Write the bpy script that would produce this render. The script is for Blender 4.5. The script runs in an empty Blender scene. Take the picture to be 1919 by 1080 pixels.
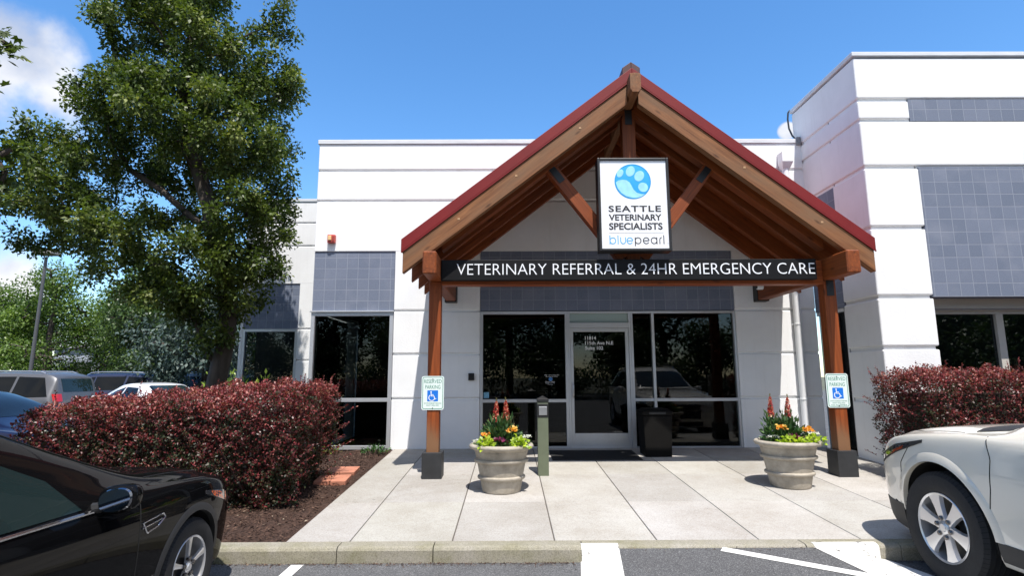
import bpy, bmesh, math, random
import numpy as np
from mathutils import Vector, Matrix
from mathutils.bvhtree import BVHTree

random.seed(7)
RNG = np.random.default_rng(7)
C = bpy.context.scene.collection
SC = bpy.context.scene

# ------------------------------------------------------------------ camera, sky, sun, exposure
CZ = 1.615
pitch, roll, yaw = [math.radians(a) for a in (8.867, -0.231, 0.243)]
cy_, sy_, cp_, sp_, cr_, sr_ = math.cos(yaw), math.sin(yaw), math.cos(pitch), math.sin(pitch), math.cos(roll), math.sin(roll)
Fv = Vector((sy_ * cp_, cy_ * cp_, sp_)); Rv = Vector((cy_, -sy_, 0)); Uv = Rv.cross(Fv)
Rv, Uv = Rv * cr_ + Uv * sr_, -Rv * sr_ + Uv * cr_
cam_d = bpy.data.cameras.new('camera'); cam = bpy.data.objects.new('camera', cam_d); C.objects.link(cam)
cam.matrix_world = Matrix(((Rv.x, Uv.x, -Fv.x, 0), (Rv.y, Uv.y, -Fv.y, 0), (Rv.z, Uv.z, -Fv.z, CZ), (0, 0, 0, 1)))
cam_d.sensor_width = 36; cam_d.lens = 1058.0 / 1919 * 36; cam_d.clip_start = 0.05; cam_d.clip_end = 2000
SC.camera = cam

SUN_EL, SUN_AZ = 64.9, 167.2          # azimuth clockwise from +Y
world = bpy.data.worlds.new('World'); SC.world = world; world.use_nodes = True
wn, wl = world.node_tree.nodes, world.node_tree.links
wn.clear()
w_out = wn.new('ShaderNodeOutputWorld'); w_bg = wn.new('ShaderNodeBackground'); w_sky = wn.new('ShaderNodeTexSky')
w_sky.sky_type = 'NISHITA'; w_sky.sun_disc = False
w_sky.sun_elevation = math.radians(SUN_EL); w_sky.sun_rotation = math.radians(SUN_AZ)
w_sky.altitude = 100; w_sky.air_density = 1.0; w_sky.dust_density = 0.3; w_sky.ozone_density = 2.5
w_bg.inputs['Strength'].default_value = 0.145
w_hsv = wn.new('ShaderNodeHueSaturation'); w_hsv.inputs['Saturation'].default_value = 1.24
w_hsv.inputs['Value'].default_value = 1.24
wl.new(w_sky.outputs[0], w_hsv.inputs['Color'])
w_tc = wn.new('ShaderNodeTexCoord')
w_noise = wn.new('ShaderNodeTexNoise'); w_noise.inputs['Scale'].default_value = 7.5
w_noise.inputs['Detail'].default_value = 8; w_noise.inputs['Roughness'].default_value = 0.55
wl.new(w_tc.outputs['Generated'], w_noise.inputs['Vector'])
CLOUDS_AND_FILL = [((-0.878, 0.928, 0.564), 0.085), ((-0.944, 0.935, 0.522), 0.13), ((-0.831, 0.939, 0.494), 0.055), ((-0.898, 0.99, 0.167), 0.05), ((-0.945, 0.994, 0.139), 0.09), ((0.492, 0.943, 0.428), 0.015), ((0.9, -0.5, 0.6), 0.62), ((-0.6, -0.8, 0.75), 0.62), ((0.15, -0.9, 0.5), 0.45), ((0.2, 0.1, 1.0), 0.4)]  # last four clouds are out of view, added to whiten the fill light
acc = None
for d, rad in CLOUDS_AND_FILL:
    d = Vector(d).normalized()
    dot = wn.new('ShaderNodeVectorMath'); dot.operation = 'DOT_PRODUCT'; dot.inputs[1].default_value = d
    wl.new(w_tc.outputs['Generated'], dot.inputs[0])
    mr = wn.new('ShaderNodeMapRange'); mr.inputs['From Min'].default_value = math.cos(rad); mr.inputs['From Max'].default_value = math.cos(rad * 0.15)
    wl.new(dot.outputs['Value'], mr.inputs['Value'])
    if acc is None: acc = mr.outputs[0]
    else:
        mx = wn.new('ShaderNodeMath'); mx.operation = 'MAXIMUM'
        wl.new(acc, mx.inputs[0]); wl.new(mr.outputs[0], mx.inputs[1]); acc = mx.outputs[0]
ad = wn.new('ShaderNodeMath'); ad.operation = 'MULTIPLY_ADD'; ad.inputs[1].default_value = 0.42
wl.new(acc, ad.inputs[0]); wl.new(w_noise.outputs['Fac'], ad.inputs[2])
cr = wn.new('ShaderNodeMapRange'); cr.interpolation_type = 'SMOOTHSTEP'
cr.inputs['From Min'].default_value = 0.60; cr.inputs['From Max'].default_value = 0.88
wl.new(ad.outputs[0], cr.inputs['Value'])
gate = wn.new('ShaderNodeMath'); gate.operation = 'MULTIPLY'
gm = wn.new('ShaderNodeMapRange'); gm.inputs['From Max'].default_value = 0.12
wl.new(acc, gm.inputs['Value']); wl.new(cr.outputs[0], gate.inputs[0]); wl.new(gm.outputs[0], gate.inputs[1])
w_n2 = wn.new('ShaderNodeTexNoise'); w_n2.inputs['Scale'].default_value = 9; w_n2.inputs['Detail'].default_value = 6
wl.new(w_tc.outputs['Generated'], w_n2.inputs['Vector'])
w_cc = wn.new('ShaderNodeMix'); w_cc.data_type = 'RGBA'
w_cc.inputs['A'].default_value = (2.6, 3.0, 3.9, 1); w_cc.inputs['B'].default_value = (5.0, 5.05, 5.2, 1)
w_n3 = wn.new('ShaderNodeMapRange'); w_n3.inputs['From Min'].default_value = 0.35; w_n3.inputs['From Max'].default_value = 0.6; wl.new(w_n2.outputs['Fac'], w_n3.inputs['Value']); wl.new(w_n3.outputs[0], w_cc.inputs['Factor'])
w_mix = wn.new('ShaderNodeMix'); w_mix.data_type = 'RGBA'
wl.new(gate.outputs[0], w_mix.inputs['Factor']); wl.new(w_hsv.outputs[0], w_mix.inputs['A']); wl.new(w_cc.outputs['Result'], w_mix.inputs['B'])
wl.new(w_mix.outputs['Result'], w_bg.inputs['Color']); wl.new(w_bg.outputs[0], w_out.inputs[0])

sd = bpy.data.lights.new('sun', 'SUN'); sd.energy = 4.8; sd.angle = math.radians(0.53); sd.color = (1, 0.955, 0.89)
sun = bpy.data.objects.new('sun', sd); C.objects.link(sun)
e_, a_ = math.radians(SUN_EL), math.radians(SUN_AZ)
to_sun = Vector((math.sin(a_) * math.cos(e_), math.cos(a_) * math.cos(e_), math.sin(e_)))
sun.rotation_mode = 'QUATERNION'; sun.rotation_quaternion = to_sun.to_track_quat('Z', 'Y')
sun.location = (6, -20, 40)
SC.view_settings.view_transform = 'Standard'; SC.view_settings.look = 'None'; SC.view_settings.exposure = 0.55
SC.view_settings.gamma = 1.0; SC.view_settings.use_curve_mapping = False
SC.render.engine = 'CYCLES'
SC.cycles.max_bounces = 8; SC.cycles.transparent_max_bounces = 8

# ------------------------------------------------------------------ object helpers
WORLD = {}
def link(o, parent=None, M=None):
    C.objects.link(o)
    M = M or Matrix.Identity(4)
    WORLD[o] = M
    if parent is not None:
        o.parent = parent
        o.matrix_parent_inverse = WORLD[parent].inverted()
    o.matrix_basis = M
    return o
def tag(o, label=None, cat=None, group=None, kind=None):
    if label: o['label'] = label
    if cat: o['category'] = cat
    if group: o['group'] = group
    if kind: o['kind'] = kind
    return o
def thing(name, label, cat, loc=(0, 0, 0), group=None):
    o = bpy.data.objects.new(name, None); o.empty_display_size = 0.2
    link(o, None, Matrix.Translation(loc))
    return tag(o, label, cat, group)
def obj(name, bm, mat, parent=None, M=None, smooth=False, bevel=0, seg=2, angle=35):
    if isinstance(bm, bmesh.types.BMesh):
        me = bpy.data.meshes.new(name); bm.normal_update(); bm.to_mesh(me); bm.free()
    else: me = bm
    for m in (mat if isinstance(mat, (list, tuple)) else [mat]): me.materials.append(m)
    if smooth:
        me.polygons.foreach_set('use_smooth', [True] * len(me.polygons))
        if angle: me.set_sharp_from_angle(angle=math.radians(angle))
    o = bpy.data.objects.new(name, me)
    if bevel:
        b = o.modifiers.new('bevel', 'BEVEL'); b.width = bevel; b.segments = seg; b.limit_method = 'ANGLE'; b.angle_limit = math.radians(30)
    return link(o, parent, M)
def struct(name, bm, mat, **k):
    o = obj(name, bm, mat, **k); o['kind'] = 'structure'; return o
def copy_tree(o, parent=None):
    c = o.copy(); C.objects.link(c)
    if parent: c.parent = parent
    for ch in list(o.children): copy_tree(ch, c)
    return c
def new(): return bmesh.new()
def box(bm, x0, x1, y0, y1, z0, z1):
    v = [bm.verts.new(p) for p in ((x0, y0, z0), (x1, y0, z0), (x1, y1, z0), (x0, y1, z0), (x0, y0, z1), (x1, y0, z1), (x1, y1, z1), (x0, y1, z1))]
    for f in ((0, 3, 2, 1), (4, 5, 6, 7), (0, 1, 5, 4), (1, 2, 6, 5), (2, 3, 7, 6), (3, 0, 4, 7)):
        bm.faces.new([v[i] for i in f])
    return bm
def B(*a): return box(new(), *a)
def hexa(bm, p):     # 8 points: bottom four (ccw from above), top four
    v = [bm.verts.new(q) for q in p]
    for f in ((0, 3, 2, 1), (4, 5, 6, 7), (0, 1, 5, 4), (1, 2, 6, 5), (2, 3, 7, 6), (3, 0, 4, 7)):
        bm.faces.new([v[i] for i in f])
    return bm
def prism(bm, poly, fn, a, b):
    """poly: 2-D points; fn(p, t) -> 3-D; extruded from t=a to t=b"""
    va = [bm.verts.new(fn(p, a)) for p in poly]; vb = [bm.verts.new(fn(p, b)) for p in poly]
    n = len(poly)
    bm.faces.new(va[::-1]); bm.faces.new(vb)
    for i in range(n): bm.faces.new((va[i], va[(i + 1) % n], vb[(i + 1) % n], vb[i]))
    bmesh.ops.recalc_face_normals(bm, faces=bm.faces[:])
    return bm
def pz(bm, poly, z0, z1): return prism(bm, poly, lambda p, t: (p[0], p[1], t), z0, z1)
def py(bm, poly, y0, y1): return prism(bm, poly, lambda p, t: (p[0], t, p[1]), y0, y1)
def px(bm, poly, x0, x1): return prism(bm, poly, lambda p, t: (t, p[0], p[1]), x0, x1)
def quadgrid(bm, rows):
    vs = [[bm.verts.new(p) for p in r] for r in rows]
    for i in range(len(vs) - 1):
        for j in range(len(vs[0]) - 1):
            bm.faces.new((vs[i][j], vs[i][j + 1], vs[i + 1][j + 1], vs[i + 1][j]))
    return vs
def lathe(bm, prof, n=40, c=(0, 0, 0), axis='z', close=True):
    rings = []
    for r, z in prof:
        ring = []
        for k in range(n):
            a = 2 * math.pi * k / n
            p = (r * math.cos(a), r * math.sin(a), z)
            if axis == 'y': p = (p[0], z, p[1])
            if axis == 'x': p = (z, p[0], p[1])
            ring.append(bm.verts.new((p[0] + c[0], p[1] + c[1], p[2] + c[2])))
        rings.append(ring)
    for a, b in zip(rings[:-1], rings[1:]):
        for k in range(n): bm.faces.new((a[k], a[(k + 1) % n], b[(k + 1) % n], b[k]))
    if close:
        bm.faces.new(rings[0][::-1]); bm.faces.new(rings[-1])
    bmesh.ops.recalc_face_normals(bm, faces=bm.faces[:])
    return bm
def tube(bm, pts, rad, n=6, cap=True):
    pts = [Vector(p) for p in pts]; rings = []
    prev = None
    for i, p in enumerate(pts):
        t = (pts[min(i + 1, len(pts) - 1)] - pts[max(i - 1, 0)])
        if t.length < 1e-9: t = Vector((0, 0, 1))
        t.normalize()
        if prev is None:
            up = Vector((0, 0, 1)) if abs(t.z) < 0.9 else Vector((1, 0, 0))
            u = t.cross(up).normalized()
        else:
            u = (prev - t * prev.dot(t))
            u = u.normalized() if u.length > 1e-6 else t.orthogonal().normalized()
        prev = u; w = t.cross(u)
        r = rad[i] if hasattr(rad, '__len__') else rad
        rings.append([bm.verts.new(p + (u * math.cos(2 * math.pi * k / n) + w * math.sin(2 * math.pi * k / n)) * r) for k in range(n)])
    for a, b in zip(rings[:-1], rings[1:]):
        for k in range(n): bm.faces.new((a[k], b[k], b[(k + 1) % n], a[(k + 1) % n]))
    if cap: bm.faces.new(rings[0]); bm.faces.new(rings[-1][::-1])
    return bm
def ribbon(bm, pts, w, y, th=0.003, closed=False):
    """flat stroke of width w in the XZ plane at depth y"""
    n = len(pts); L = []; R = []
    for i in range(n):
        a = pts[(i - 1) % n] if closed else pts[max(i - 1, 0)]; b = pts[(i + 1) % n] if closed else pts[min(i + 1, n - 1)]
        d = Vector((b[0] - a[0], b[1] - a[1])); d.normalize(); nn = Vector((-d.y, d.x)) * w / 2
        L.append((pts[i][0] + nn.x, pts[i][1] + nn.y)); R.append((pts[i][0] - nn.x, pts[i][1] - nn.y))
    m = n if closed else n - 1
    for i in range(m):
        j = (i + 1) % n
        py(bm, [L[i], L[j], R[j], R[i]], y, y + th)
    return bm
def arc(cx, cz, r, a0, a1, n=24, rz=None):
    rz = rz or r
    return [(cx + r * math.cos(math.radians(a0 + (a1 - a0) * k / n)), cz + rz * math.sin(math.radians(a0 + (a1 - a0) * k / n))) for k in range(n + 1)]
def text(name, s, cx, cz, y, mat, parent=None, width=None, height=None, bold=0.0, spacing=1.0, ext=0.003, left=None, shear=0):
    cu = bpy.data.curves.new('t', 'FONT'); cu.body = s; cu.size = 1; cu.extrude = 0.01; cu.offset = bold; cu.space_character = spacing
    cu.resolution_u = 4; cu.shear = shear
    t = bpy.data.objects.new('t', cu); C.objects.link(t)
    dg = bpy.context.evaluated_depsgraph_get(); me = bpy.data.meshes.new_from_object(t.evaluated_get(dg))
    bpy.data.objects.remove(t); bpy.data.curves.remove(cu)
    n = len(me.vertices); co = np.empty(n * 3); me.vertices.foreach_get('co', co); co = co.reshape(-1, 3)
    mn, mx = co.min(0), co.max(0)
    sx = sz = None
    if width: sx = width / (mx[0] - mn[0])
    if height: sz = height / (mx[1] - mn[1])
    sx = sx or sz; sz = sz or sx
    X = (co[:, 0] - (mn[0] + mx[0]) / 2) * sx + cx
    if left is not None: X = (co[:, 0] - mn[0]) * sx + left
    Z = (co[:, 1] - (mn[1] + mx[1]) / 2) * sz + cz
    Yc = y - (co[:, 2] + 0.01) / 0.02 * ext
    me.vertices.foreach_set('co', np.stack([X, Yc, Z], 1).ravel()); me.update()
    return obj(name, me, mat, parent)

# ------------------------------------------------------------------ materials
def nodes(name):
    m = bpy.data.materials.new(name); m.use_nodes = True
    nt = m.node_tree; return m, nt.nodes, nt.links, nt.nodes['Principled BSDF']
def pbr(name, col, rough=0.6, metal=0.0, var=0.0, scale=4.0, bump=0.0, bscale=60.0, coat=0.0, spec=0.5, stretch=None, col2=None, detail=6, rvar=0.0):
    m, n, l, p = nodes(name)
    p.inputs['Roughness'].default_value = rough; p.inputs['Metallic'].default_value = metal
    p.inputs['Coat Weight'].default_value = coat; p.inputs['Coat Roughness'].default_value = 0.03
    p.inputs['Specular IOR Level'].default_value = spec
    p.inputs['Base Color'].default_value = (*col, 1)
    tc = n.new('ShaderNodeTexCoord'); src = tc.outputs['Object']
    if stretch:
        mp = n.new('ShaderNodeMapping'); mp.inputs['Scale'].default_value = stretch; l.new(src, mp.inputs[0]); src = mp.outputs[0]
    if var or col2:
        nz = n.new('ShaderNodeTexNoise'); nz.inputs['Scale'].default_value = scale; nz.inputs['Detail'].default_value = detail
        nz.inputs['Roughness'].default_value = 0.65
        l.new(src, nz.inputs['Vector'])
        rp = n.new('ShaderNodeMapRange'); rp.inputs['From Min'].default_value = 0.3; rp.inputs['From Max'].default_value = 0.7
        l.new(nz.outputs['Fac'], rp.inputs['Value'])
        mx = n.new('ShaderNodeMix'); mx.data_type = 'RGBA'
        a = [max(0, c * (1 - var)) for c in col]; b = col2 or [min(1, c * (1 + var)) for c in col]
        mx.inputs['A'].default_value = (*a, 1); mx.inputs['B'].default_value = (*b, 1)
        l.new(rp.outputs[0], mx.inputs['Factor']); l.new(mx.outputs['Result'], p.inputs['Base Color'])
        if rvar:
            r2 = n.new('ShaderNodeMapRange'); r2.inputs['To Min'].default_value = rough - rvar; r2.inputs['To Max'].default_value = rough + rvar
            l.new(nz.outputs['Fac'], r2.inputs['Value']); l.new(r2.outputs[0], p.inputs['Roughness'])
    if bump:
        nb = n.new('ShaderNodeTexNoise'); nb.inputs['Scale'].default_value = bscale; nb.inputs['Detail'].default_value = 4
        l.new(src, nb.inputs['Vector'])
        bp = n.new('ShaderNodeBump'); bp.inputs['Strength'].default_value = bump; bp.inputs['Distance'].default_value = 0.01
        l.new(nb.outputs['Fac'], bp.inputs['Height']); l.new(bp.outputs[0], p.inputs['Normal'])
    return m
def speckled(name, cols, scale, rough, stain=None, sscale=1.2, bump=0.3, attr=False):
    """aggregate: fine voronoi grains of several colours, over a slow stain"""
    m, n, l, p = nodes(name); p.inputs['Roughness'].default_value = rough; p.inputs['Specular IOR Level'].default_value = 0.3
    tc = n.new('ShaderNodeTexCoord'); vo = n.new('ShaderNodeTexVoronoi'); vo.inputs['Scale'].default_value = scale
    l.new(tc.outputs['Object'], vo.inputs['Vector'])
    sep = n.new('ShaderNodeSeparateColor'); l.new(vo.outputs['Color'], sep.inputs[0])
    rp = n.new('ShaderNodeValToRGB'); el = rp.color_ramp.elements
    el[0].position = 0; el[0].color = (*cols[0], 1); el[1].position = 1; el[1].color = (*cols[-1], 1)
    for i, c in enumerate(cols[1:-1], 1):
        e = el.new(i / (len(cols) - 1)); e.color = (*c, 1)
    l.new(sep.outputs[0], rp.inputs[0]); out = rp.outputs[0]
    nz = n.new('ShaderNodeTexNoise'); nz.inputs['Scale'].default_value = sscale; nz.inputs['Detail'].default_value = 7; nz.inputs['Roughness'].default_value = 0.7
    l.new(tc.outputs['Object'], nz.inputs['Vector'])
    if stain:
        r2 = n.new('ShaderNodeMapRange'); r2.inputs['From Min'].default_value = 0.35; r2.inputs['From Max'].default_value = 0.7
        l.new(nz.outputs['Fac'], r2.inputs['Value'])
        mx = n.new('ShaderNodeMix'); mx.data_type = 'RGBA'; mx.blend_type = 'MULTIPLY'; mx.inputs['B'].default_value = (*stain, 1)
        l.new(r2.outputs[0], mx.inputs['Factor']); l.new(out, mx.inputs['A']); out = mx.outputs['Result']
    if attr:
        at = n.new('ShaderNodeAttribute'); at.attribute_name = 'tint'
        mx = n.new('ShaderNodeMix'); mx.data_type = 'RGBA'; mx.blend_type = 'MULTIPLY'; mx.inputs['Factor'].default_value = 1
        l.new(out, mx.inputs['A']); l.new(at.outputs['Color'], mx.inputs['B']); out = mx.outputs['Result']
    l.new(out, p.inputs['Base Color'])
    bp = n.new('ShaderNodeBump'); bp.inputs['Strength'].default_value = bump; bp.inputs['Distance'].default_value = 0.004
    l.new(sep.outputs[1], bp.inputs['Height']); l.new(bp.outputs[0], p.inputs['Normal'])
    return m
def leafmat(name, ramp, rough=0.42, trans=0.3, spec=0.5):
    m, n, l, p = nodes(name)
    at = n.new('ShaderNodeAttribute'); at.attribute_name = 'tint'
    sp = n.new('ShaderNodeSeparateColor'); l.new(at.outputs['Color'], sp.inputs[0])
    rp = n.new('ShaderNodeValToRGB'); el = rp.color_ramp.elements
    el[0].position = ramp[0][0]; el[0].color = (*ramp[0][1], 1); el[1].position = ramp[-1][0]; el[1].color = (*ramp[-1][1], 1)
    for q, c in ramp[1:-1]: e = el.new(q); e.color = (*c, 1)
    l.new(sp.outputs[0], rp.inputs[0]); l.new(rp.outputs[0], p.inputs['Base Color'])
    p.inputs['Roughness'].default_value = rough; p.inputs['Specular IOR Level'].default_value = spec
    tr = n.new('ShaderNodeBsdfTranslucent')
    br = n.new('ShaderNodeMix'); br.data_type = 'RGBA'; br.blend_type = 'MULTIPLY'; br.inputs['Factor'].default_value = 1; br.inputs['B'].default_value = (1.5, 1.6, 0.8, 1)
    l.new(rp.outputs[0], br.inputs['A']); l.new(br.outputs['Result'], tr.inputs['Color'])
    ms = n.new('ShaderNodeMixShader'); ms.inputs[0].default_value = trans
    l.new(p.outputs[0], ms.inputs[1]); l.new(tr.outputs[0], ms.inputs[2]); l.new(ms.outputs[0], n['Material Output'].inputs[0])
    return m
def glassmat(name, tint=(0.16, 0.18, 0.18), refl=1.0, ior=1.5):
    m, n, l, p = nodes(name); n.remove(p)
    t = n.new('ShaderNodeBsdfTransparent'); t.inputs[0].default_value = (*tint, 1)
    g = n.new('ShaderNodeBsdfGlossy'); g.inputs['Roughness'].default_value = 0.0; g.inputs[0].default_value = (refl, refl, refl, 1)
    fr = n.new('ShaderNodeFresnel'); fr.inputs[0].default_value = ior
    ms = n.new('ShaderNodeMixShader'); l.new(fr.outputs[0], ms.inputs[0]); l.new(t.outputs[0], ms.inputs[1]); l.new(g.outputs[0], ms.inputs[2])
    l.new(ms.outputs[0], n['Material Output'].inputs[0]); return m
def tilemat(name, c1, c2, grout, size=0.197):
    m, n, l, p = nodes(name); p.inputs['Roughness'].default_value = 0.75
    tc = n.new('ShaderNodeTexCoord'); sp = n.new('ShaderNodeSeparateXYZ'); cb = n.new('ShaderNodeCombineXYZ')
    add = n.new('ShaderNodeMath'); add.operation = 'ADD'
    l.new(tc.outputs['Object'], sp.inputs[0]); l.new(sp.outputs['X'], add.inputs[0]); l.new(sp.outputs['Y'], add.inputs[1])
    l.new(add.outputs[0], cb.inputs['X']); l.new(sp.outputs['Z'], cb.inputs['Y'])
    br = n.new('ShaderNodeTexBrick'); br.offset = 0; br.squash = 1
    for k, v in (('Scale', 1.0), ('Brick Width', size), ('Row Height', size), ('Mortar Size', 0.005), ('Mortar Smooth', 0.1), ('Bias', 0.0)): br.inputs[k].default_value = v
    br.inputs['Color1'].default_value = (*c1, 1); br.inputs['Color2'].default_value = (*c2, 1); br.inputs['Mortar'].default_value = (*grout, 1)
    l.new(cb.outputs[0], br.inputs['Vector'])
    nz = n.new('ShaderNodeTexNoise'); nz.inputs['Scale'].default_value = 60; nz.inputs['Detail'].default_value = 5; l.new(tc.outputs['Object'], nz.inputs['Vector'])
    mx = n.new('ShaderNodeMix'); mx.data_type = 'RGBA'; mx.blend_type = 'MULTIPLY'; mx.inputs['B'].default_value = (0.62, 0.62, 0.66, 1)
    l.new(nz.outputs['Fac'], mx.inputs['Factor']); l.new(br.outputs['Color'], mx.inputs['A'])
    # white bloom running down some blocks
    n2 = n.new('ShaderNodeTexNoise'); n2.inputs['Scale'].default_value = 2.2; n2.inputs['Detail'].default_value = 6; l.new(tc.outputs['Object'], n2.inputs['Vector'])
    r2 = n.new('ShaderNodeMapRange'); r2.inputs['From Min'].default_value = 0.5; r2.inputs['From Max'].default_value = 0.8; r2.inputs['To Max'].default_value = 0.35
    l.new(n2.outputs['Fac'], r2.inputs['Value'])
    m2 = n.new('ShaderNodeMix'); m2.data_type = 'RGBA'; m2.inputs['B'].default_value = (0.30, 0.31, 0.36, 1)
    l.new(r2.outputs[0], m2.inputs['Factor']); l.new(mx.outputs['Result'], m2.inputs['A']); l.new(m2.outputs['Result'], p.inputs['Base Color'])
    bp = n.new('ShaderNodeBump'); bp.inputs['Strength'].default_value = 0.6; bp.inputs['Distance'].default_value = 0.004; bp.invert = True
    l.new(br.outputs['Fac'], bp.inputs['Height']); l.new(bp.outputs[0], p.inputs['Normal'])
    return m
def woodmat(name, dark, light, rough=0.55, weather=None, post=False):
    m, n, l, p = nodes(name); p.inputs['Roughness'].default_value = rough; p.inputs['Specular IOR Level'].default_value = 0.35
    tc = n.new('ShaderNodeTexCoord'); mp = n.new('ShaderNodeMapping'); mp.inputs['Scale'].default_value = (1.2, 22, 22)
    l.new(tc.outputs['Object'], mp.inputs[0])
    nz = n.new('ShaderNodeTexNoise'); nz.inputs['Scale'].default_value = 1.4; nz.inputs['Detail'].default_value = 8; nz.inputs['Roughness'].default_value = 0.62; nz.inputs['Distortion'].default_value = 0.6
    l.new(mp.outputs[0], nz.inputs['Vector'])
    rp = n.new('ShaderNodeValToRGB'); el = rp.color_ramp.elements
    el[0].position = 0.3; el[0].color = (*dark, 1); el[1].position = 0.72; el[1].color = (*light, 1)
    l.new(nz.outputs['Fac'], rp.inputs[0]); out = rp.outputs[0]
    n2 = n.new('ShaderNodeTexNoise'); n2.inputs['Scale'].default_value = 2.0; n2.inputs['Detail'].default_value = 6
    mp2 = n.new('ShaderNodeMapping'); mp2.inputs['Scale'].default_value = (0.7, 3, 3); l.new(tc.outputs['Object'], mp2.inputs[0]); l.new(mp2.outputs[0], n2.inputs['Vector'])
    r2 = n.new('ShaderNodeMapRange'); r2.inputs['From Min'].default_value = 0.4; r2.inputs['From Max'].default_value = 0.75
    l.new(n2.outputs['Fac'], r2.inputs['Value'])
    mx = n.new('ShaderNodeMix'); mx.data_type = 'RGBA'
    mx.inputs['B'].default_value = (*(weather or [c * 0.6 for c in light]), 1)
    sc = n.new('ShaderNodeMath'); sc.operation = 'MULTIPLY'; sc.inputs[1].default_value = 0.8 if weather else 0.5
    l.new(r2.outputs[0], sc.inputs[0]); l.new(sc.outputs[0], mx.inputs['Factor']); l.new(out, mx.inputs['A']); l.new(mx.outputs['Result'], p.inputs['Base Color'])
    vo = n.new('ShaderNodeTexVoronoi'); vo.inputs['Scale'].default_value = 1.0; vo.inputs['Randomness'].default_value = 1
    mp3 = n.new('ShaderNodeMapping'); mp3.inputs['Scale'].default_value = (2.2, 6.5, 6.5); l.new(tc.outputs['Object'], mp3.inputs[0]); l.new(mp3.outputs[0], vo.inputs['Vector'])
    kr = n.new('ShaderNodeMapRange'); kr.inputs['From Min'].default_value = 0.05; kr.inputs['From Max'].default_value = 0.16; kr.inputs['To Min'].default_value = 0.75; kr.inputs['To Max'].default_value = 0.0
    l.new(vo.outputs['Distance'], kr.inputs['Value'])
    m3 = n.new('ShaderNodeMix'); m3.data_type = 'RGBA'; m3.inputs['B'].default_value = (*[c * 0.35 for c in dark], 1)
    l.new(kr.outputs[0], m3.inputs['Factor']); l.new(mx.outputs['Result'], m3.inputs['A']); out2 = m3.outputs['Result']
    if post:
        sp = n.new('ShaderNodeSeparateXYZ'); l.new(tc.outputs['Object'], sp.inputs[0])
        pr = n.new('ShaderNodeMath'); pr.operation = 'MULTIPLY_ADD'; pr.inputs[1].default_value = 0.9; l.new(n2.outputs['Fac'], pr.inputs[0]); l.new(sp.outputs['X'], pr.inputs[2])
        p2 = n.new('ShaderNodeMapRange'); p2.inputs['From Min'].default_value = -0.62; p2.inputs['From Max'].default_value = -0.28; p2.inputs['To Min'].default_value = 0.8; p2.inputs['To Max'].default_value = 0
        l.new(pr.outputs[0], p2.inputs['Value'])
        m4 = n.new('ShaderNodeMix'); m4.data_type = 'RGBA'; m4.inputs['B'].default_value = (0.20, 0.115, 0.06, 1)
        l.new(p2.outputs[0], m4.inputs['Factor']); l.new(out2, m4.inputs['A']); out2 = m4.outputs['Result']
    l.new(out2, p.inputs['Base Color'])
    bp = n.new('ShaderNodeBump'); bp.inputs['Strength'].default_value = 0.35; bp.inputs['Distance'].default_value = 0.004
    l.new(nz.outputs['Fac'], bp.inputs['Height']); l.new(bp.outputs[0], p.inputs['Normal'])
    return m
def paintmark(name, under, wear=0.60):
    m, n, l, p = nodes(name); p.inputs['Roughness'].default_value = 0.7
    tc = n.new('ShaderNodeTexCoord'); nz = n.new('ShaderNodeTexNoise'); nz.inputs['Scale'].default_value = 7; nz.inputs['Detail'].default_value = 9; nz.inputs['Roughness'].default_value = 0.75
    l.new(tc.outputs['Object'], nz.inputs['Vector'])
    r = n.new('ShaderNodeMapRange'); r.inputs['From Min'].default_value = wear; r.inputs['From Max'].default_value = wear + 0.04; l.new(nz.outputs['Fac'], r.inputs['Value'])
    mx = n.new('ShaderNodeMix'); mx.data_type = 'RGBA'; mx.inputs['A'].default_value = (0.74, 0.73, 0.70, 1); mx.inputs['B'].default_value = (*under, 1)
    l.new(r.outputs[0], mx.inputs['Factor'])
    n2 = n.new('ShaderNodeTexNoise'); n2.inputs['Scale'].default_value = 90; l.new(tc.outputs['Object'], n2.inputs['Vector'])
    m2 = n.new('ShaderNodeMix'); m2.data_type = 'RGBA'; m2.blend_type = 'MULTIPLY'; m2.inputs['B'].default_value = (0.8, 0.79, 0.77, 1)
    l.new(n2.outputs['Fac'], m2.inputs['Factor']); l.new(mx.outputs['Result'], m2.inputs['A']); l.new(m2.outputs['Result'], p.inputs['Base Color'])
    return m

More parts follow.
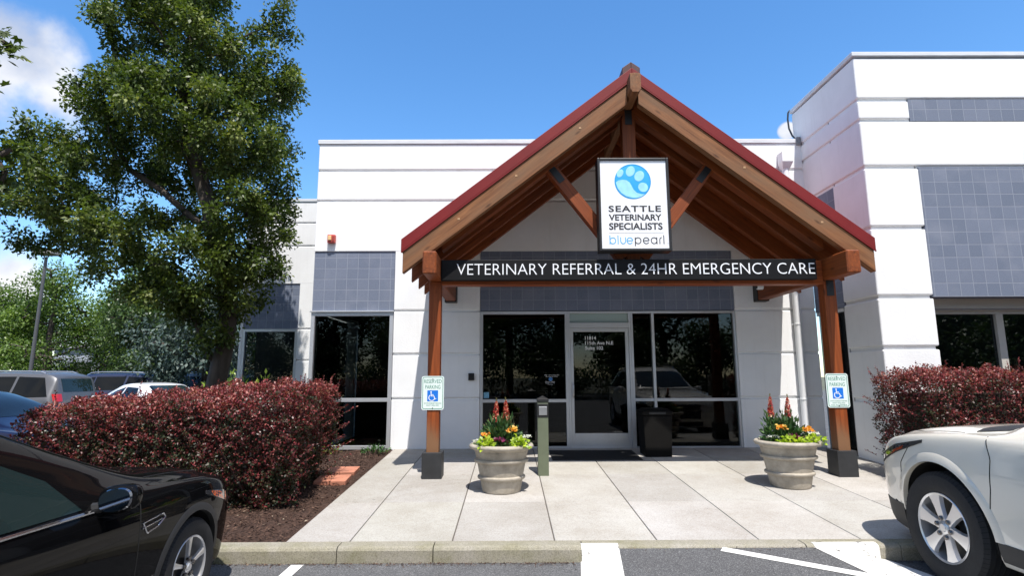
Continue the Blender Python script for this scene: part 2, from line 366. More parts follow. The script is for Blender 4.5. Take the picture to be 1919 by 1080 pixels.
M = {}
M['wall'] = pbr('white_wall_paint', (0.79, 0.79, 0.79), 0.75, var=0.05, scale=1.5, bump=0.25, bscale=45, spec=0.25)
def streaky(m):
    n, l = m.node_tree.nodes, m.node_tree.links; p = n['Principled BSDF']; src = p.inputs['Base Color'].links[0].from_socket
    tc = n.new('ShaderNodeTexCoord'); mp = n.new('ShaderNodeMapping'); mp.inputs['Scale'].default_value = (7, 7, 0.45); l.new(tc.outputs['Object'], mp.inputs[0])
    nz = n.new('ShaderNodeTexNoise'); nz.inputs['Scale'].default_value = 1.3; nz.inputs['Detail'].default_value = 7; nz.inputs['Roughness'].default_value = 0.7; l.new(mp.outputs[0], nz.inputs['Vector'])
    r = n.new('ShaderNodeMapRange'); r.inputs['From Min'].default_value = 0.52; r.inputs['From Max'].default_value = 0.80; r.inputs['To Max'].default_value = 0.17; l.new(nz.outputs['Fac'], r.inputs['Value'])
    mx = n.new('ShaderNodeMix'); mx.data_type = 'RGBA'; mx.inputs['B'].default_value = (0.46, 0.45, 0.42, 1); l.new(r.outputs[0], mx.inputs['Factor']); l.new(src, mx.inputs['A'])
    n2 = n.new('ShaderNodeTexNoise'); n2.inputs['Scale'].default_value = 14; n2.inputs['Detail'].default_value = 3; l.new(tc.outputs['Object'], n2.inputs['Vector'])
    r2 = n.new('ShaderNodeMapRange'); r2.inputs['From Min'].default_value = 0.74; r2.inputs['From Max'].default_value = 0.80; r2.inputs['To Max'].default_value = 0.2; l.new(n2.outputs['Fac'], r2.inputs['Value'])
    m2 = n.new('ShaderNodeMix'); m2.data_type = 'RGBA'; m2.inputs['B'].default_value = (0.40, 0.39, 0.38, 1); l.new(r2.outputs[0], m2.inputs['Factor']); l.new(mx.outputs['Result'], m2.inputs['A'])
    l.new(m2.outputs['Result'], p.inputs['Base Color'])
streaky(M['wall'])
M['coping'] = pbr('coping_metal', (0.62, 0.63, 0.65), 0.5, var=0.12, scale=2.5, stretch=(1, 1, 6))
M['tile'] = tilemat('slate_block', (0.155, 0.185, 0.25), (0.195, 0.225, 0.295), (0.29, 0.315, 0.37))
M['alu'] = pbr('aluminium_frame', (0.55, 0.56, 0.58), 0.38, metal=0.55, var=0.06, scale=3)
M['glass'] = glassmat('tinted_window_glass', (0.50, 0.53, 0.525), 0.72, 1.46)
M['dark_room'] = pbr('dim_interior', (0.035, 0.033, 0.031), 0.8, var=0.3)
M['frost'] = pbr('pale_green_transom_panel', (0.30, 0.38, 0.36), 0.35)
M['beige'] = pbr('beige_soffit_paint', (0.48, 0.45, 0.40), 0.7, var=0.04)
M['cedar'] = woodmat('stained_cedar', (0.115, 0.023, 0.005), (0.33, 0.078, 0.016), 0.5)
M['cedar_post'] = woodmat('post_cedar', (0.115, 0.023, 0.005), (0.33, 0.078, 0.016), 0.5, post=True)
M['cedar_dark'] = woodmat('dark_stained_cedar', (0.11, 0.024, 0.005), (0.29, 0.072, 0.015), 0.55)
M['cedar_old'] = woodmat('weathered_cedar', (0.12, 0.044, 0.016), (0.275, 0.115, 0.044), 0.7, weather=(0.17, 0.10, 0.055))
M['red_roof'] = pbr('dark_red_roof_metal', (0.165, 0.011, 0.011), 0.5, var=0.12, scale=2, spec=0.3)
M['ridge_dark'] = pbr('dark_ridge_metal', (0.055, 0.014, 0.014), 0.6, var=0.3, scale=6)
M['black'] = pbr('black_painted_steel', (0.012, 0.012, 0.013), 0.45, var=0.3, scale=8)
M['black_base'] = pbr('black_post_base_paint', (0.022, 0.023, 0.025), 0.55, var=0.35, scale=5, bump=0.1)
M['white_paint'] = pbr('white_enamel', (0.78, 0.79, 0.80), 0.4)
M['white_sign'] = pbr('white_sign_face', (0.80, 0.81, 0.84), 0.3)
M['charcoal'] = pbr('charcoal_lettering', (0.030, 0.028, 0.030), 0.5)
M['asphalt'] = speckled('asphalt', [(0.062, 0.062, 0.065), (0.084, 0.084, 0.087), (0.10, 0.10, 0.103), (0.122, 0.122, 0.124), (0.24, 0.24, 0.24)], 170, 0.85, stain=(0.72, 0.71, 0.70), sscale=0.9, bump=0.6)
M['walk'] = speckled('sidewalk_concrete', [(0.34, 0.325, 0.30), (0.405, 0.39, 0.365), (0.44, 0.425, 0.40), (0.47, 0.455, 0.43), (0.38, 0.355, 0.325)], 130, 0.85, stain=(0.78, 0.75, 0.71), sscale=1.3, bump=0.4, attr=True)
def blotched(m):
    n, l = m.node_tree.nodes, m.node_tree.links; p = n['Principled BSDF']; src = p.inputs['Base Color'].links[0].from_socket
    tc = n.new('ShaderNodeTexCoord')
    vo = n.new('ShaderNodeTexVoronoi'); vo.inputs['Scale'].default_value = 2.6; l.new(tc.outputs['Object'], vo.inputs['Vector'])
    sp = n.new('ShaderNodeSeparateColor'); l.new(vo.outputs['Color'], sp.inputs[0])
    th = n.new('ShaderNodeMapRange'); th.inputs['To Min'].default_value = -0.02; th.inputs['To Max'].default_value = 0.055; l.new(sp.outputs[0], th.inputs['Value'])
    lt = n.new('ShaderNodeMath'); lt.operation = 'LESS_THAN'; l.new(vo.outputs['Distance'], lt.inputs[0]); l.new(th.outputs[0], lt.inputs[1])
    sc = n.new('ShaderNodeMath'); sc.operation = 'MULTIPLY'; sc.inputs[1].default_value = 0.45; l.new(lt.outputs[0], sc.inputs[0])
    mx = n.new('ShaderNodeMix'); mx.data_type = 'RGBA'; mx.inputs['B'].default_value = (0.12, 0.11, 0.10, 1); l.new(sc.outputs[0], mx.inputs['Factor']); l.new(src, mx.inputs['A'])
    nz = n.new('ShaderNodeTexNoise'); nz.inputs['Scale'].default_value = 0.9; nz.inputs['Detail'].default_value = 10; nz.inputs['Roughness'].default_value = 0.72; nz.inputs['Distortion'].default_value = 0.8; l.new(tc.outputs['Object'], nz.inputs['Vector'])
    r = n.new('ShaderNodeMapRange'); r.inputs['From Min'].default_value = 0.54; r.inputs['From Max'].default_value = 0.74; r.inputs['To Max'].default_value = 0.5; l.new(nz.outputs['Fac'], r.inputs['Value'])
    m2 = n.new('ShaderNodeMix'); m2.data_type = 'RGBA'; m2.blend_type = 'MULTIPLY'; m2.inputs['B'].default_value = (0.70, 0.64, 0.57, 1); l.new(r.outputs[0], m2.inputs['Factor']); l.new(mx.outputs['Result'], m2.inputs['A'])
    # hairline cracks: zero line of a warped noise, in a few places only
    n3 = n.new('ShaderNodeTexNoise'); n3.inputs['Scale'].default_value = 0.75; n3.inputs['Detail'].default_value = 9; n3.inputs['Roughness'].default_value = 0.6; l.new(tc.outputs['Object'], n3.inputs['Vector'])
    sb = n.new('ShaderNodeMath'); sb.operation = 'SUBTRACT'; sb.inputs[1].default_value = 0.46; l.new(n3.outputs['Fac'], sb.inputs[0])
    ab = n.new('ShaderNodeMath'); ab.operation = 'ABSOLUTE'; l.new(sb.outputs[0], ab.inputs[0])
    ck = n.new('ShaderNodeMapRange'); ck.inputs['From Max'].default_value = 0.0022; ck.inputs['To Min'].default_value = 0.6; ck.inputs['To Max'].default_value = 0; l.new(ab.outputs[0], ck.inputs['Value'])
    gt = n.new('ShaderNodeMath'); gt.operation = 'MULTIPLY'; l.new(ck.outputs[0], gt.inputs[0])
    g2 = n.new('ShaderNodeMapRange'); g2.inputs['From Min'].default_value = 0.5; g2.inputs['From Max'].default_value = 0.62; l.new(nz.outputs['Fac'], g2.inputs['Value']); l.new(g2.outputs[0], gt.inputs[1])
    m3 = n.new('ShaderNodeMix'); m3.data_type = 'RGBA'; m3.inputs['B'].default_value = (0.10, 0.09, 0.08, 1); l.new(gt.outputs[0], m3.inputs['Factor']); l.new(m2.outputs['Result'], m3.inputs['A'])
    l.new(m3.outputs['Result'], p.inputs['Base Color'])
blotched(M['walk']); blotched(M['asphalt'])
M['joint'] = pbr('joint_dirt', (0.10, 0.085, 0.07), 0.9, var=0.3)
M['mulch'] = speckled('bark_mulch', [(0.020, 0.011, 0.008), (0.045, 0.025, 0.018), (0.065, 0.036, 0.026), (0.09, 0.052, 0.038), (0.035, 0.02, 0.014)], 70, 0.95, stain=(0.6, 0.55, 0.5), sscale=5, bump=1.0)
M['chip'] = leafmat('bark_chips', [(0, (0.025, 0.014, 0.010)), (0.6, (0.085, 0.048, 0.034)), (0.93, (0.14, 0.085, 0.06)), (1, (0.34, 0.27, 0.20))], 0.9, 0.0, 0.2)
M['terracotta'] = pbr('terracotta_paver', (0.42, 0.17, 0.105), 0.85, var=0.18, scale=9, bump=0.4, bscale=70)
M['planter'] = pbr('cast_stone_planter', (0.36, 0.315, 0.25), 0.85, var=0.35, scale=5, bump=0.35, bscale=55, col2=(0.47, 0.42, 0.345))
M['soil'] = pbr('potting_soil', (0.085, 0.045, 0.028), 0.95, var=0.5, scale=30, bump=1, bscale=60)
M['sage'] = pbr('sage_green_paint', (0.112, 0.130, 0.082), 0.55, var=0.10, scale=5)
M['steel'] = pbr('brushed_steel', (0.6, 0.6, 0.62), 0.3, metal=0.9)
M['rubber'] = pbr('black_rubber', (0.014, 0.014, 0.014), 0.85, var=0.3, scale=20, bump=0.5, bscale=90)
M['bin'] = pbr('dark_brown_bin_plastic', (0.006, 0.0055, 0.005), 0.8, var=0.2, bump=0.1, spec=0.15)
M['bark'] = pbr('tree_bark', (0.062, 0.048, 0.038), 0.9, var=0.45, scale=7, bump=0.9, bscale=16, stretch=(1, 1, 0.3))
M['green_text'] = pbr('green_sign_ink', (0.02, 0.20, 0.13), 0.5)
M['sign_mint'] = pbr('reflective_sign_white', (0.68, 0.76, 0.73), 0.35)
M['blue_sign'] = pbr('blue_sign_ink', (0.010, 0.16, 0.62), 0.4)
M['curb'] = None

# kerb concrete with moss
def kerbmat():
    m = speckled('kerb_concrete', [(0.22, 0.20, 0.165), (0.30, 0.275, 0.23), (0.36, 0.335, 0.285), (0.27, 0.25, 0.21)], 150, 0.9, stain=(0.72, 0.72, 0.55), sscale=2.3, bump=0.5)
    n, l = m.node_tree.nodes, m.node_tree.links; p = n['Principled BSDF']
    src = p.inputs['Base Color'].links[0].from_socket
    tc = n.new('ShaderNodeTexCoord'); nz = n.new('ShaderNodeTexNoise'); nz.inputs['Scale'].default_value = 1.7; nz.inputs['Detail'].default_value = 9; nz.inputs['Roughness'].default_value = 0.75
    l.new(tc.outputs['Object'], nz.inputs['Vector'])
    r = n.new('ShaderNodeMapRange'); r.inputs['From Min'].default_value = 0.5; r.inputs['From Max'].default_value = 0.72; r.inputs['To Max'].default_value = 0.75
    l.new(nz.outputs['Fac'], r.inputs['Value'])
    mx = n.new('ShaderNodeMix'); mx.data_type = 'RGBA'; mx.inputs['B'].default_value = (0.135, 0.135, 0.05, 1)
    l.new(r.outputs[0], mx.inputs['Factor']); l.new(src, mx.inputs['A']); l.new(mx.outputs['Result'], p.inputs['Base Color'])
    return m
M['kerb'] = kerbmat()
M['mark'] = paintmark('white_road_paint', (0.095, 0.095, 0.097), 0.62)
M['mark_worn'] = paintmark('worn_white_road_paint', (0.095, 0.095, 0.097), 0.56)

# ------------------------------------------------------------------ ground, road, sidewalk
AZ = 0.035                                   # asphalt level
GS = 0.0459
def gz(y): return 0.384 + GS * (y - 10.0)    # sidewalk / bed surface
struct('ground', pz(new(), [(-400, -400), (400, -400), (400, 400), (-400, 400)], -0.6, -0.02), pbr('dry_ground', (0.10, 0.10, 0.06), 0.95, var=0.4, scale=0.3))
struct('parking_lot', pz(new(), [(-75, -28), (40, -28), (40, 60), (-75, 60)], -0.3, AZ), M['asphalt'])
bm = new(); tl = bm.loops.layers.float_color.new('tint')
XJ = [-1.4258 + k * 0.9087 for k in range(-1, 9)]
XJ[0] = -2.0
YJ = [5.30, 6.585, 7.97, 9.2, 9.985]
for i in range(len(XJ) - 1):
    for j in range(4):
        x0, x1, y0, y1 = XJ[i] + 0.005, XJ[i + 1] - 0.005, YJ[j] + 0.004, YJ[j + 1] - 0.004
        if y0 > 8.2 and x1 > 5.44: x1 = 5.44
        if x0 > 5.4 and y0 > 8: continue
        if i == 0: x0 = -1.99
        f0 = len(bm.faces)
        hexa(bm, [(x0, y0, 0.0), (x1, y0, 0.0), (x1, y1, 0.0), (x0, y1, 0.0), (x0, y0, gz(y0)), (x1, y0, gz(y0)), (x1, y1, gz(y1)), (x0, y1, gz(y1))])
        t = random.uniform(0.85, 1.05); c = (t, t * random.uniform(0.985, 1.005), t * random.uniform(0.96, 1.0), 1)
        bm.faces.ensure_lookup_table()
        for f in bm.faces[f0:]:
            for lp in f.loops: lp[tl] = c
o = struct('sidewalk', bm, M['walk'], bevel=0.006, seg=2)
struct('sidewalk_base', hexa(new(), [(-1.98, 5.31, 0), (6.5, 5.31, 0), (6.5, 9.98, 0), (-1.98, 9.98, 0), (-1.98, 5.31, gz(5.31) - 0.012), (6.5, 5.31, gz(5.31) - 0.012), (6.5, 9.98, gz(9.98) - 0.012), (-1.98, 9.98, gz(9.98) - 0.012)]), M['joint'])
# kerb in segments, each cast with a small gap
KX = [-9.0, -6.2, -3.9, -1.49, -0.665, 0.62, 2.55, 3.36]
kp = [(5.125, AZ - 0.1), (5.13, 0.135), (5.142, 0.155), (5.165, 0.165), (5.297, 0.1675), (5.297, AZ - 0.1)]
bm = new()
for a, b in zip(KX[:-1], KX[1:]): px(bm, kp, a + 0.004, b - 0.004)
px(bm, kp, 3.364, 12)
struct('kerb', bm, M['kerb'], bevel=0.004, smooth=False)
# built-up asphalt ramp with flared sides, and its paint
ry0, ry1 = 3.55, 5.122
def rz(y): return AZ + (0.145 - AZ) * (y - ry0) / (ry1 - ry0)
bm = new()
def ramp_rows(xs, fz, dz=0.0, n=6):
    rows = []
    for k in range(n + 1):
        y = ry0 + (ry1 - ry0) * k / n
        rows.append([(x(y), y, fz(i, y) + dz) for i, x in enumerate(xs)])
    return rows
XF = [lambda y: 0.60 - 0.12 * (ry1 - y), lambda y: 0.93 - 0.12 * (ry1 - y), lambda y: 2.60 + 0.25 * (ry1 - y), lambda y: 3.24 + 0.25 * (ry1 - y)]
quadgrid(bm, ramp_rows(XF, lambda i, y: AZ + 0.002 if i in (0, 3) else rz(y) + 0.002))
struct('ramp', bm, M['asphalt'])
bm = new()
quadgrid(bm, ramp_rows(XF[:2], lambda i, y: (AZ if i == 0 else rz(y)), 0.007))
struct('road_marking', bm, M['mark'])
bm = new()
quadgrid(bm, ramp_rows(XF[2:], lambda i, y: (rz(y) if i == 0 else AZ), 0.007))
struct('road_marking', bm, M['mark_worn'])
bm = new()       # paint carried up over the kerb face on both flares
for x0, x1, za, zb in ((0.61, 0.93, 0.038, 0.13), (2.62, 3.17, 0.13, 0.055)):
    rows = []
    for q in range(4):
        t = q / 3; rows.append([(x0, 5.119 + 0.005 * t, za + (0.137 - za) * t), (x1, 5.119 + 0.005 * t, zb + (0.137 - zb) * t)])
    for y, z in ((5.139, 0.1585), (5.164, 0.1685), (5.20, 0.1705)): rows.append([(x0, y, z), (x1, y, z)])
    quadgrid(bm, rows)
struct('road_marking', bm, M['mark_worn'])
def stripe(p0, p1, w, onramp=False):
    d = Vector((p1[0] - p0[0], p1[1] - p0[1])).normalized(); nn = Vector((-d.y, d.x)) * w / 2; rows = []
    for k in range(9):
        t = k / 8; x = p0[0] + (p1[0] - p0[0]) * t; y = p0[1] + (p1[1] - p0[1]) * t
        z = lambda yy: (max(rz(yy), AZ) if onramp else AZ) + 0.007
        rows.append([(x - nn.x, y - nn.y, z(y - nn.y)), (x + nn.x, y + nn.y, z(y + nn.y))])
    b = new(); quadgrid(b, rows); return b
struct('road_marking', stripe((1.80, 5.09), (2.86, 4.45), 0.10, True), M['mark'])
struct('road_marking', stripe((-1.80, 5.08), (-1.80, 0.6), 0.105), M['mark'])
for k in range(8): struct('road_marking', stripe((-16.6 - 2.75 * k, 13.2), (-16.6 - 2.75 * k, 18.2), 0.1), M['mark'])

# ------------------------------------------------------------------ leaves
def leaf_mesh(name, P, D, Nn, L, W, tint, fold=0.25):
    """diamond leaves: base P, direction D, face normal Nn (arrays n x 3)"""
    D = D / np.linalg.norm(D, axis=1, keepdims=True)
    S = np.cross(D, Nn); S /= np.linalg.norm(S, axis=1, keepdims=True) + 1e-9
    U = np.cross(S, D)
    L = np.asarray(L)[:, None]; W = np.asarray(W)[:, None]
    mid = P + D * L * 0.45
    v = np.stack([P, mid + S * W * 0.5 + U * W * fold, P + D * L, mid - S * W * 0.5 + U * W * fold], 1).reshape(-1, 3)
    n = len(P)
    me = bpy.data.meshes.new(name); me.vertices.add(4 * n); me.vertices.foreach_set('co', v.ravel().astype(np.float32))
    me.loops.add(4 * n); me.loops.foreach_set('vertex_index', np.arange(4 * n, dtype=np.int32))
    me.polygons.add(n); me.polygons.foreach_set('loop_start', np.arange(0, 4 * n, 4, dtype=np.int32))
    me.update(calc_edges=True)
    ca = me.color_attributes.new('tint', 'FLOAT_COLOR', 'POINT')
    t = np.repeat(np.clip(tint, 0, 1), 4); ca.data.foreach_set('color', np.stack([t, t, t, np.ones_like(t)], 1).ravel().astype(np.float32))
    return me
def unit(n):
    v = RNG.normal(size=(n, 3)); return v / np.linalg.norm(v, axis=1, keepdims=True)

# ------------------------------------------------------------------ mulch bed
bm = new(); rows = []
nx, ny = 150, 60
for j in range(ny + 1):
    y = 5.296 + (9.97 - 5.296) * j / ny; r = []
    for i in range(nx + 1):
        x = -7.4 + (-2.003 + 7.4) * i / nx
        h = 0.018 * math.sin(x * 9.1 + y * 4) * math.sin(y * 11 - x * 3) + random.uniform(-0.008, 0.012) - 0.012
        if i == nx or j in (0,): h = -0.014
        r.append((x, y, gz(y) + h))
    rows.append(r)
quadgrid(bm, rows)
struct('mulch_bed', bm, M['mulch'], smooth=True, angle=0)
bm = new(); quadgrid(bm, [[(x, y, 0.36 + (0 if (i + j) % 2 else 0.01)) for i, x in enumerate((-9.5, -7.3, -5.5, -3.535))] for j, y in enumerate((9.6, 11, 12.5, 13.49))])
struct('planting_bed', bm, M['mulch'])
n = 9000
P = np.stack([RNG.uniform(-5.5, -2.02, n), RNG.uniform(5.32, 9.9, n), np.zeros(n)], 1); P[:, 2] = 0.384 + GS * (P[:, 1] - 10) + RNG.uniform(0.0, 0.016, n)
D = unit(n); D[:, 2] *= 0.3; Nn = unit(n) * 0.4; Nn[:, 2] += 1
tag(obj('bark_chips', leaf_mesh('bark_chips', P, D, Nn, RNG.uniform(0.02, 0.055, n), RNG.uniform(0.008, 0.018, n), RNG.random(n) ** 1.3), M['chip']), kind='stuff')
n = 1500; x = RNG.uniform(-3.2, 0.55, n); x[:250] = RNG.uniform(3.2, 5.2, 250); x[250:330] = RNG.uniform(0.95, 2.6, 80)
yq = 5.118 - RNG.exponential(0.025, n); zq = np.full(n, AZ + 0.004); onr = (x > 0.6) & (x < 3.2); zq[onr] = np.array([rz(v) for v in yq[onr]]) + 0.004
Nn = unit(n) * 0.5; Nn[:, 2] += 1; D = unit(n); D[:, 2] *= 0.2
tag(obj('leaf_litter', leaf_mesh('leaf_litter', np.stack([x, yq, zq], 1), D, Nn, RNG.uniform(0.006, 0.028, n), RNG.uniform(0.004, 0.012, n), RNG.random(n)), M['chip']), kind='stuff')
for i, (x, y, a, lab) in enumerate([(-2.30, 7.62, 4, 'terracotta stepping paver nearest the kerb, set in the mulch'), (-2.33, 8.15, 3, 'second terracotta paver from the kerb, beside the walk edge'), (-2.86, 8.02, 6, 'terracotta paver half hidden under the end of the red hedge')]):
    b = new()
    for k in range(2): box(b, -0.2 + 0.203 * k, -0.003 + 0.203 * k, -0.19, 0.19, -0.03, 0.03)
    Mx = Matrix.Translation((x, y, gz(y) + 0.012)) @ Matrix.Rotation(math.radians(a), 4, 'Z') @ Matrix.Rotation(math.atan(GS), 4, 'X')
    o = obj('paver', b, M['terracotta'], None, Mx, bevel=0.006); tag(o, lab, 'paver', 'terracotta pavers in the mulch')

# ------------------------------------------------------------------ main building
def wall_run(bm, x0, x1, y, z0, z1, grooves, th=0.22, g=0.052, d=0.032):
    pr = [(y, z0)]
    for c in grooves: pr += [(y, c - g / 2), (y + d, c - g / 2 + 0.014), (y + d, c + g / 2 - 0.014), (y, c + g / 2)]
    pr += [(y, z1), (y + th, z1), (y + th, z0)]
    return px(bm, pr, x0, x1)
FY = 10.0
G3, G4, G5 = 2.768, 1.999, 1.226
bld = thing('clinic_building', 'low white panelled clinic building with slate block bands behind the timber canopy', 'building', (1, 10, 0))
bm = new()
wall_run(bm, -3.531, 5.46, FY, 3.857, 5.90, [4.804, 5.388])
wall_run(bm, -2.062, -0.53, FY, 0.30, 3.857, [G5, G4, G3])
wall_run(bm, 4.022, 5.46, FY, 0.30, 3.857, [G5, G4, G3])
box(bm, -3.531, -3.33, FY + 0.22, 13.4, 2.77, 5.90)            # return wall beside the rear wing
box(bm, -3.531, -3.33, 12.2, 13.4, 0.30, 2.77)
box(bm, -3.5, 5.45, 12.9, 13.3, 2.9, 5.85)
obj('wall', bm, M['wall'], bld, bevel=0.008)
obj('base_course', B(-2.06, -0.535, FY - 0.004, FY + 0.2, gz(10) - 0.2, 0.40), M['wall'], bld)
bm = new(); box(bm, -3.555, 5.40, FY - 0.022, FY + 0.25, 5.90, 5.985); box(bm, -3.553, -3.31, FY + 0.25, 13.4, 5.90, 5.983)
obj('coping', bm, M['coping'], bld, bevel=0.008)
bm = new(); box(bm, -3.525, -2.07, FY + 0.02, FY + 0.2, 2.775, 3.85); obj('tile_panel', bm, M['tile'], bld)
bm = new(); box(bm, -0.522, 4.014, FY + 0.02, FY + 0.2, 2.765, 3.85); obj('tile_panel', bm, M['tile'], bld)
obj('roof', B(-3.4, 5.4, FY + 0.23, 13.3, 5.3, 5.4), pbr('roof_membrane', (0.4, 0.4, 0.4), 0.8, var=0.1), bld)
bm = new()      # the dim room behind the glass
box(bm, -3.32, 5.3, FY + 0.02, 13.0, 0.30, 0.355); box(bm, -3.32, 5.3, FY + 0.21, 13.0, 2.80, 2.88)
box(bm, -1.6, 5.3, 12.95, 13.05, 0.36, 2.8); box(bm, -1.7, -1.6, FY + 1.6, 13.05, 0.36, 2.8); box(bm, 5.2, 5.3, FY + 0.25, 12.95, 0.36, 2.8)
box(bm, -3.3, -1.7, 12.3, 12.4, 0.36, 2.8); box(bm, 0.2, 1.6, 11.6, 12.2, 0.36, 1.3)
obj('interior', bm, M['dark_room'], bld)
def frame_bm(x0, x1, z0, z1, w=0.05, y=FY + 0.005, d=0.11, bars=()):
    bm = new()
    box(bm, x0, x0 + w, y, y + d, z0, z1); box(bm, x1 - w, x1, y, y + d, z0, z1)
    box(bm, x0 + w, x1 - w, y + 0.001, y + d, z1 - w, z1); box(bm, x0 + w, x1 - w, y + 0.001, y + d, z0, z0 + w)
    for b in bars: box(bm, *b)
    return bm
win = obj('window', frame_bm(-3.531, -2.07, 0.372, 2.745, 0.065, bars=[(-3.466, -2.135, FY + 0.006, FY + 0.115, 1.178, 1.242)]), M['alu'], bld, bevel=0.003)
obj('pane', B(-3.465, -2.136, FY + 0.06, FY + 0.068, 1.243, 2.68), M['glass'], win); obj('pane', B(-3.465, -2.136, FY + 0.06, FY + 0.068, 0.438, 1.177), M['glass'], win)
obj('sill_flashing', B(-3.55, -2.055, FY - 0.025, FY + 0.02, 2.748, 2.772), M['alu'], bld, bevel=0.003)
w2 = obj('window', B(-3.52, -3.46, FY + 0.125, FY + 0.19, 0.372, 2.745), M['alu'], bld)
obj('pane', B(-3.5, -3.492, FY + 0.19, 12.19, 0.38, 2.745), M['glass'], w2)
# storefront left of the door
sf = obj('window', frame_bm(-0.525, 1.03, 0.362, 2.752, 0.05, bars=[(-0.475, 0.985, FY + 0.006, FY + 0.115, 1.157, 1.212)]), M['alu'], bld, bevel=0.003)
obj('pane', B(-0.474, 0.979, FY + 0.06, FY + 0.068, 1.213, 2.70), M['glass'], sf); obj('pane', B(-0.474, 0.979, FY + 0.06, FY + 0.068, 0.413, 1.156), M['glass'], sf)
sf = obj('window', frame_bm(2.145, 4.015, 0.362, 2.752, 0.04, bars=[(2.516, 2.564, FY + 0.004, FY + 0.118, 0.40, 2.71), (2.186, 2.5155, FY + 0.006, FY + 0.115, 1.168, 1.22), (2.5645, 3.974, FY + 0.006, FY + 0.115, 1.168, 1.22)]), M['alu'], bld, bevel=0.003)
for a, b in ((2.186, 2.515), (2.565, 3.974)):
    obj('pane', B(a, b, FY + 0.06, FY + 0.068, 1.221, 2.711), M['glass'], sf); obj('pane', B(a, b, FY + 0.06, FY + 0.068, 0.403, 1.167), M['glass'], sf)
bm = frame_bm(1.031, 2.144, 0.362, 2.752, 0.036, d=0.10, bars=[(1.068, 2.108, FY + 0.006, FY + 0.1, 2.455, 2.545)])
df = obj('door_frame', bm, M['alu'], bld, bevel=0.003)
obj('transom_panel', B(1.068, 2.108, FY + 0.05, FY + 0.06, 2.546, 2.715), M['frost'], df)
dy = FY + 0.02
bm = new()
box(bm, 1.07, 1.122, dy, dy + 0.045, 0.372, 2.451); box(bm, 2.046, 2.104, dy, dy + 0.045, 0.372, 2.451)
box(bm, 1.1225, 2.0455, dy + 0.001, dy + 0.044, 2.385, 2.451); box(bm, 1.1225, 2.0455, dy + 0.001, dy + 0.044, 0.372, 0.628)
door = obj('door', bm, M['alu'], bld, bevel=0.003)
obj('pane', B(1.12, 2.05, dy + 0.018, dy + 0.026, 0.62, 2.39), M['glass'], door)
bm = new(); tube(bm, [(1.10, dy - 0.001, 1.245), (1.10, dy - 0.06, 1.25), (1.105, dy - 0.075, 1.28), (1.105, dy - 0.075, 1.44), (1.10, dy - 0.06, 1.47), (1.10, dy - 0.001, 1.475)], 0.013, 8)
obj('handle', bm, M['steel'], door, smooth=True)
bm = new(); lathe(bm, [(0.018, 0), (0.018, 0.012)], 16, (1.096, dy - 0.013, 1.36), 'y'); obj('lock', bm, M['steel'], door)
obj('threshold', B(1.03, 2.145, FY - 0.04, FY + 0.02, 0.34, 0.371), M['steel'], door)
wh = pbr('white_vinyl', (0.8, 0.8, 0.8), 0.5)
gy = dy + 0.0165
for s, z in (('11814', 2.275), ('115th Ave N.E', 2.187), ('Suite 102', 2.098)):
    text('lettering', s, 0, z, gy, wh, door, height=0.062 if s != '115th Ave N.E' else 0.062, left=1.335, ext=0.001, bold=0.012)
gy2 = FY + 0.0585
for s, z, w in (('After Hours Ring Bell', 1.626, 0.265), ('Monday to Friday', 1.600, 0.21), ('Please Press', 1.513, 0.165), ('Button Firmly', 1.487, 0.165), ('Thank you', 1.462, 0.095)):
    text('lettering', s, 0.735 - (0.03 if z < 1.55 else 0), z, gy2, wh, bld, width=w, height=0.017, ext=0.001)
bm = new(); lathe(bm, [(0.034, 0), (0.034, 0.001)], 24, (0.715, gy2 - 0.001, 1.556), 'y'); obj('round_decal', bm, pbr('blue_vinyl', (0.03, 0.16, 0.42), 0.4), bld)
o = obj('window_sticker', B(-0.462, -0.369, gy2 - 0.001, gy2, 1.232, 1.333), pbr('pale_blue_sticker', (0.15, 0.36, 0.52), 0.4, var=0.4, scale=25), bld)
# rear wing, set back to the left
WY = 13.5
bm = new()
wall_run(bm, -6.45, -3.54, WY, 3.843, 5.90, [4.782, 5.361]); wall_run(bm, -5.07, -3.54, WY, 0.3, 3.843, [1.23, 2.0, 2.745])
wall_run(bm, -6.45, -6.38, WY, 0.3, 3.843, [])
obj('rear_wing_wall', bm, M['wall'], bld, bevel=0.008)
obj('coping', B(-6.47, -3.545, WY - 0.02, WY + 0.25, 5.90, 5.975), M['coping'], bld, bevel=0.008)
obj('tile_panel', B(-6.375, -5.075, WY + 0.02, WY + 0.2, 2.75, 3.838), M['tile'], bld)
ww = obj('window', frame_bm(-6.38, -5.07, 0.4, 2.745, 0.06, y=WY + 0.005), M['alu'], bld)
obj('pane', B(-6.32, -5.13, WY + 0.06, WY + 0.068, 0.46, 2.685), M['glass'], ww)
obj('interior', B(-6.4, -5.0, WY + 0.8, WY + 0.9, 0.3, 2.8), M['dark_room'], bld)

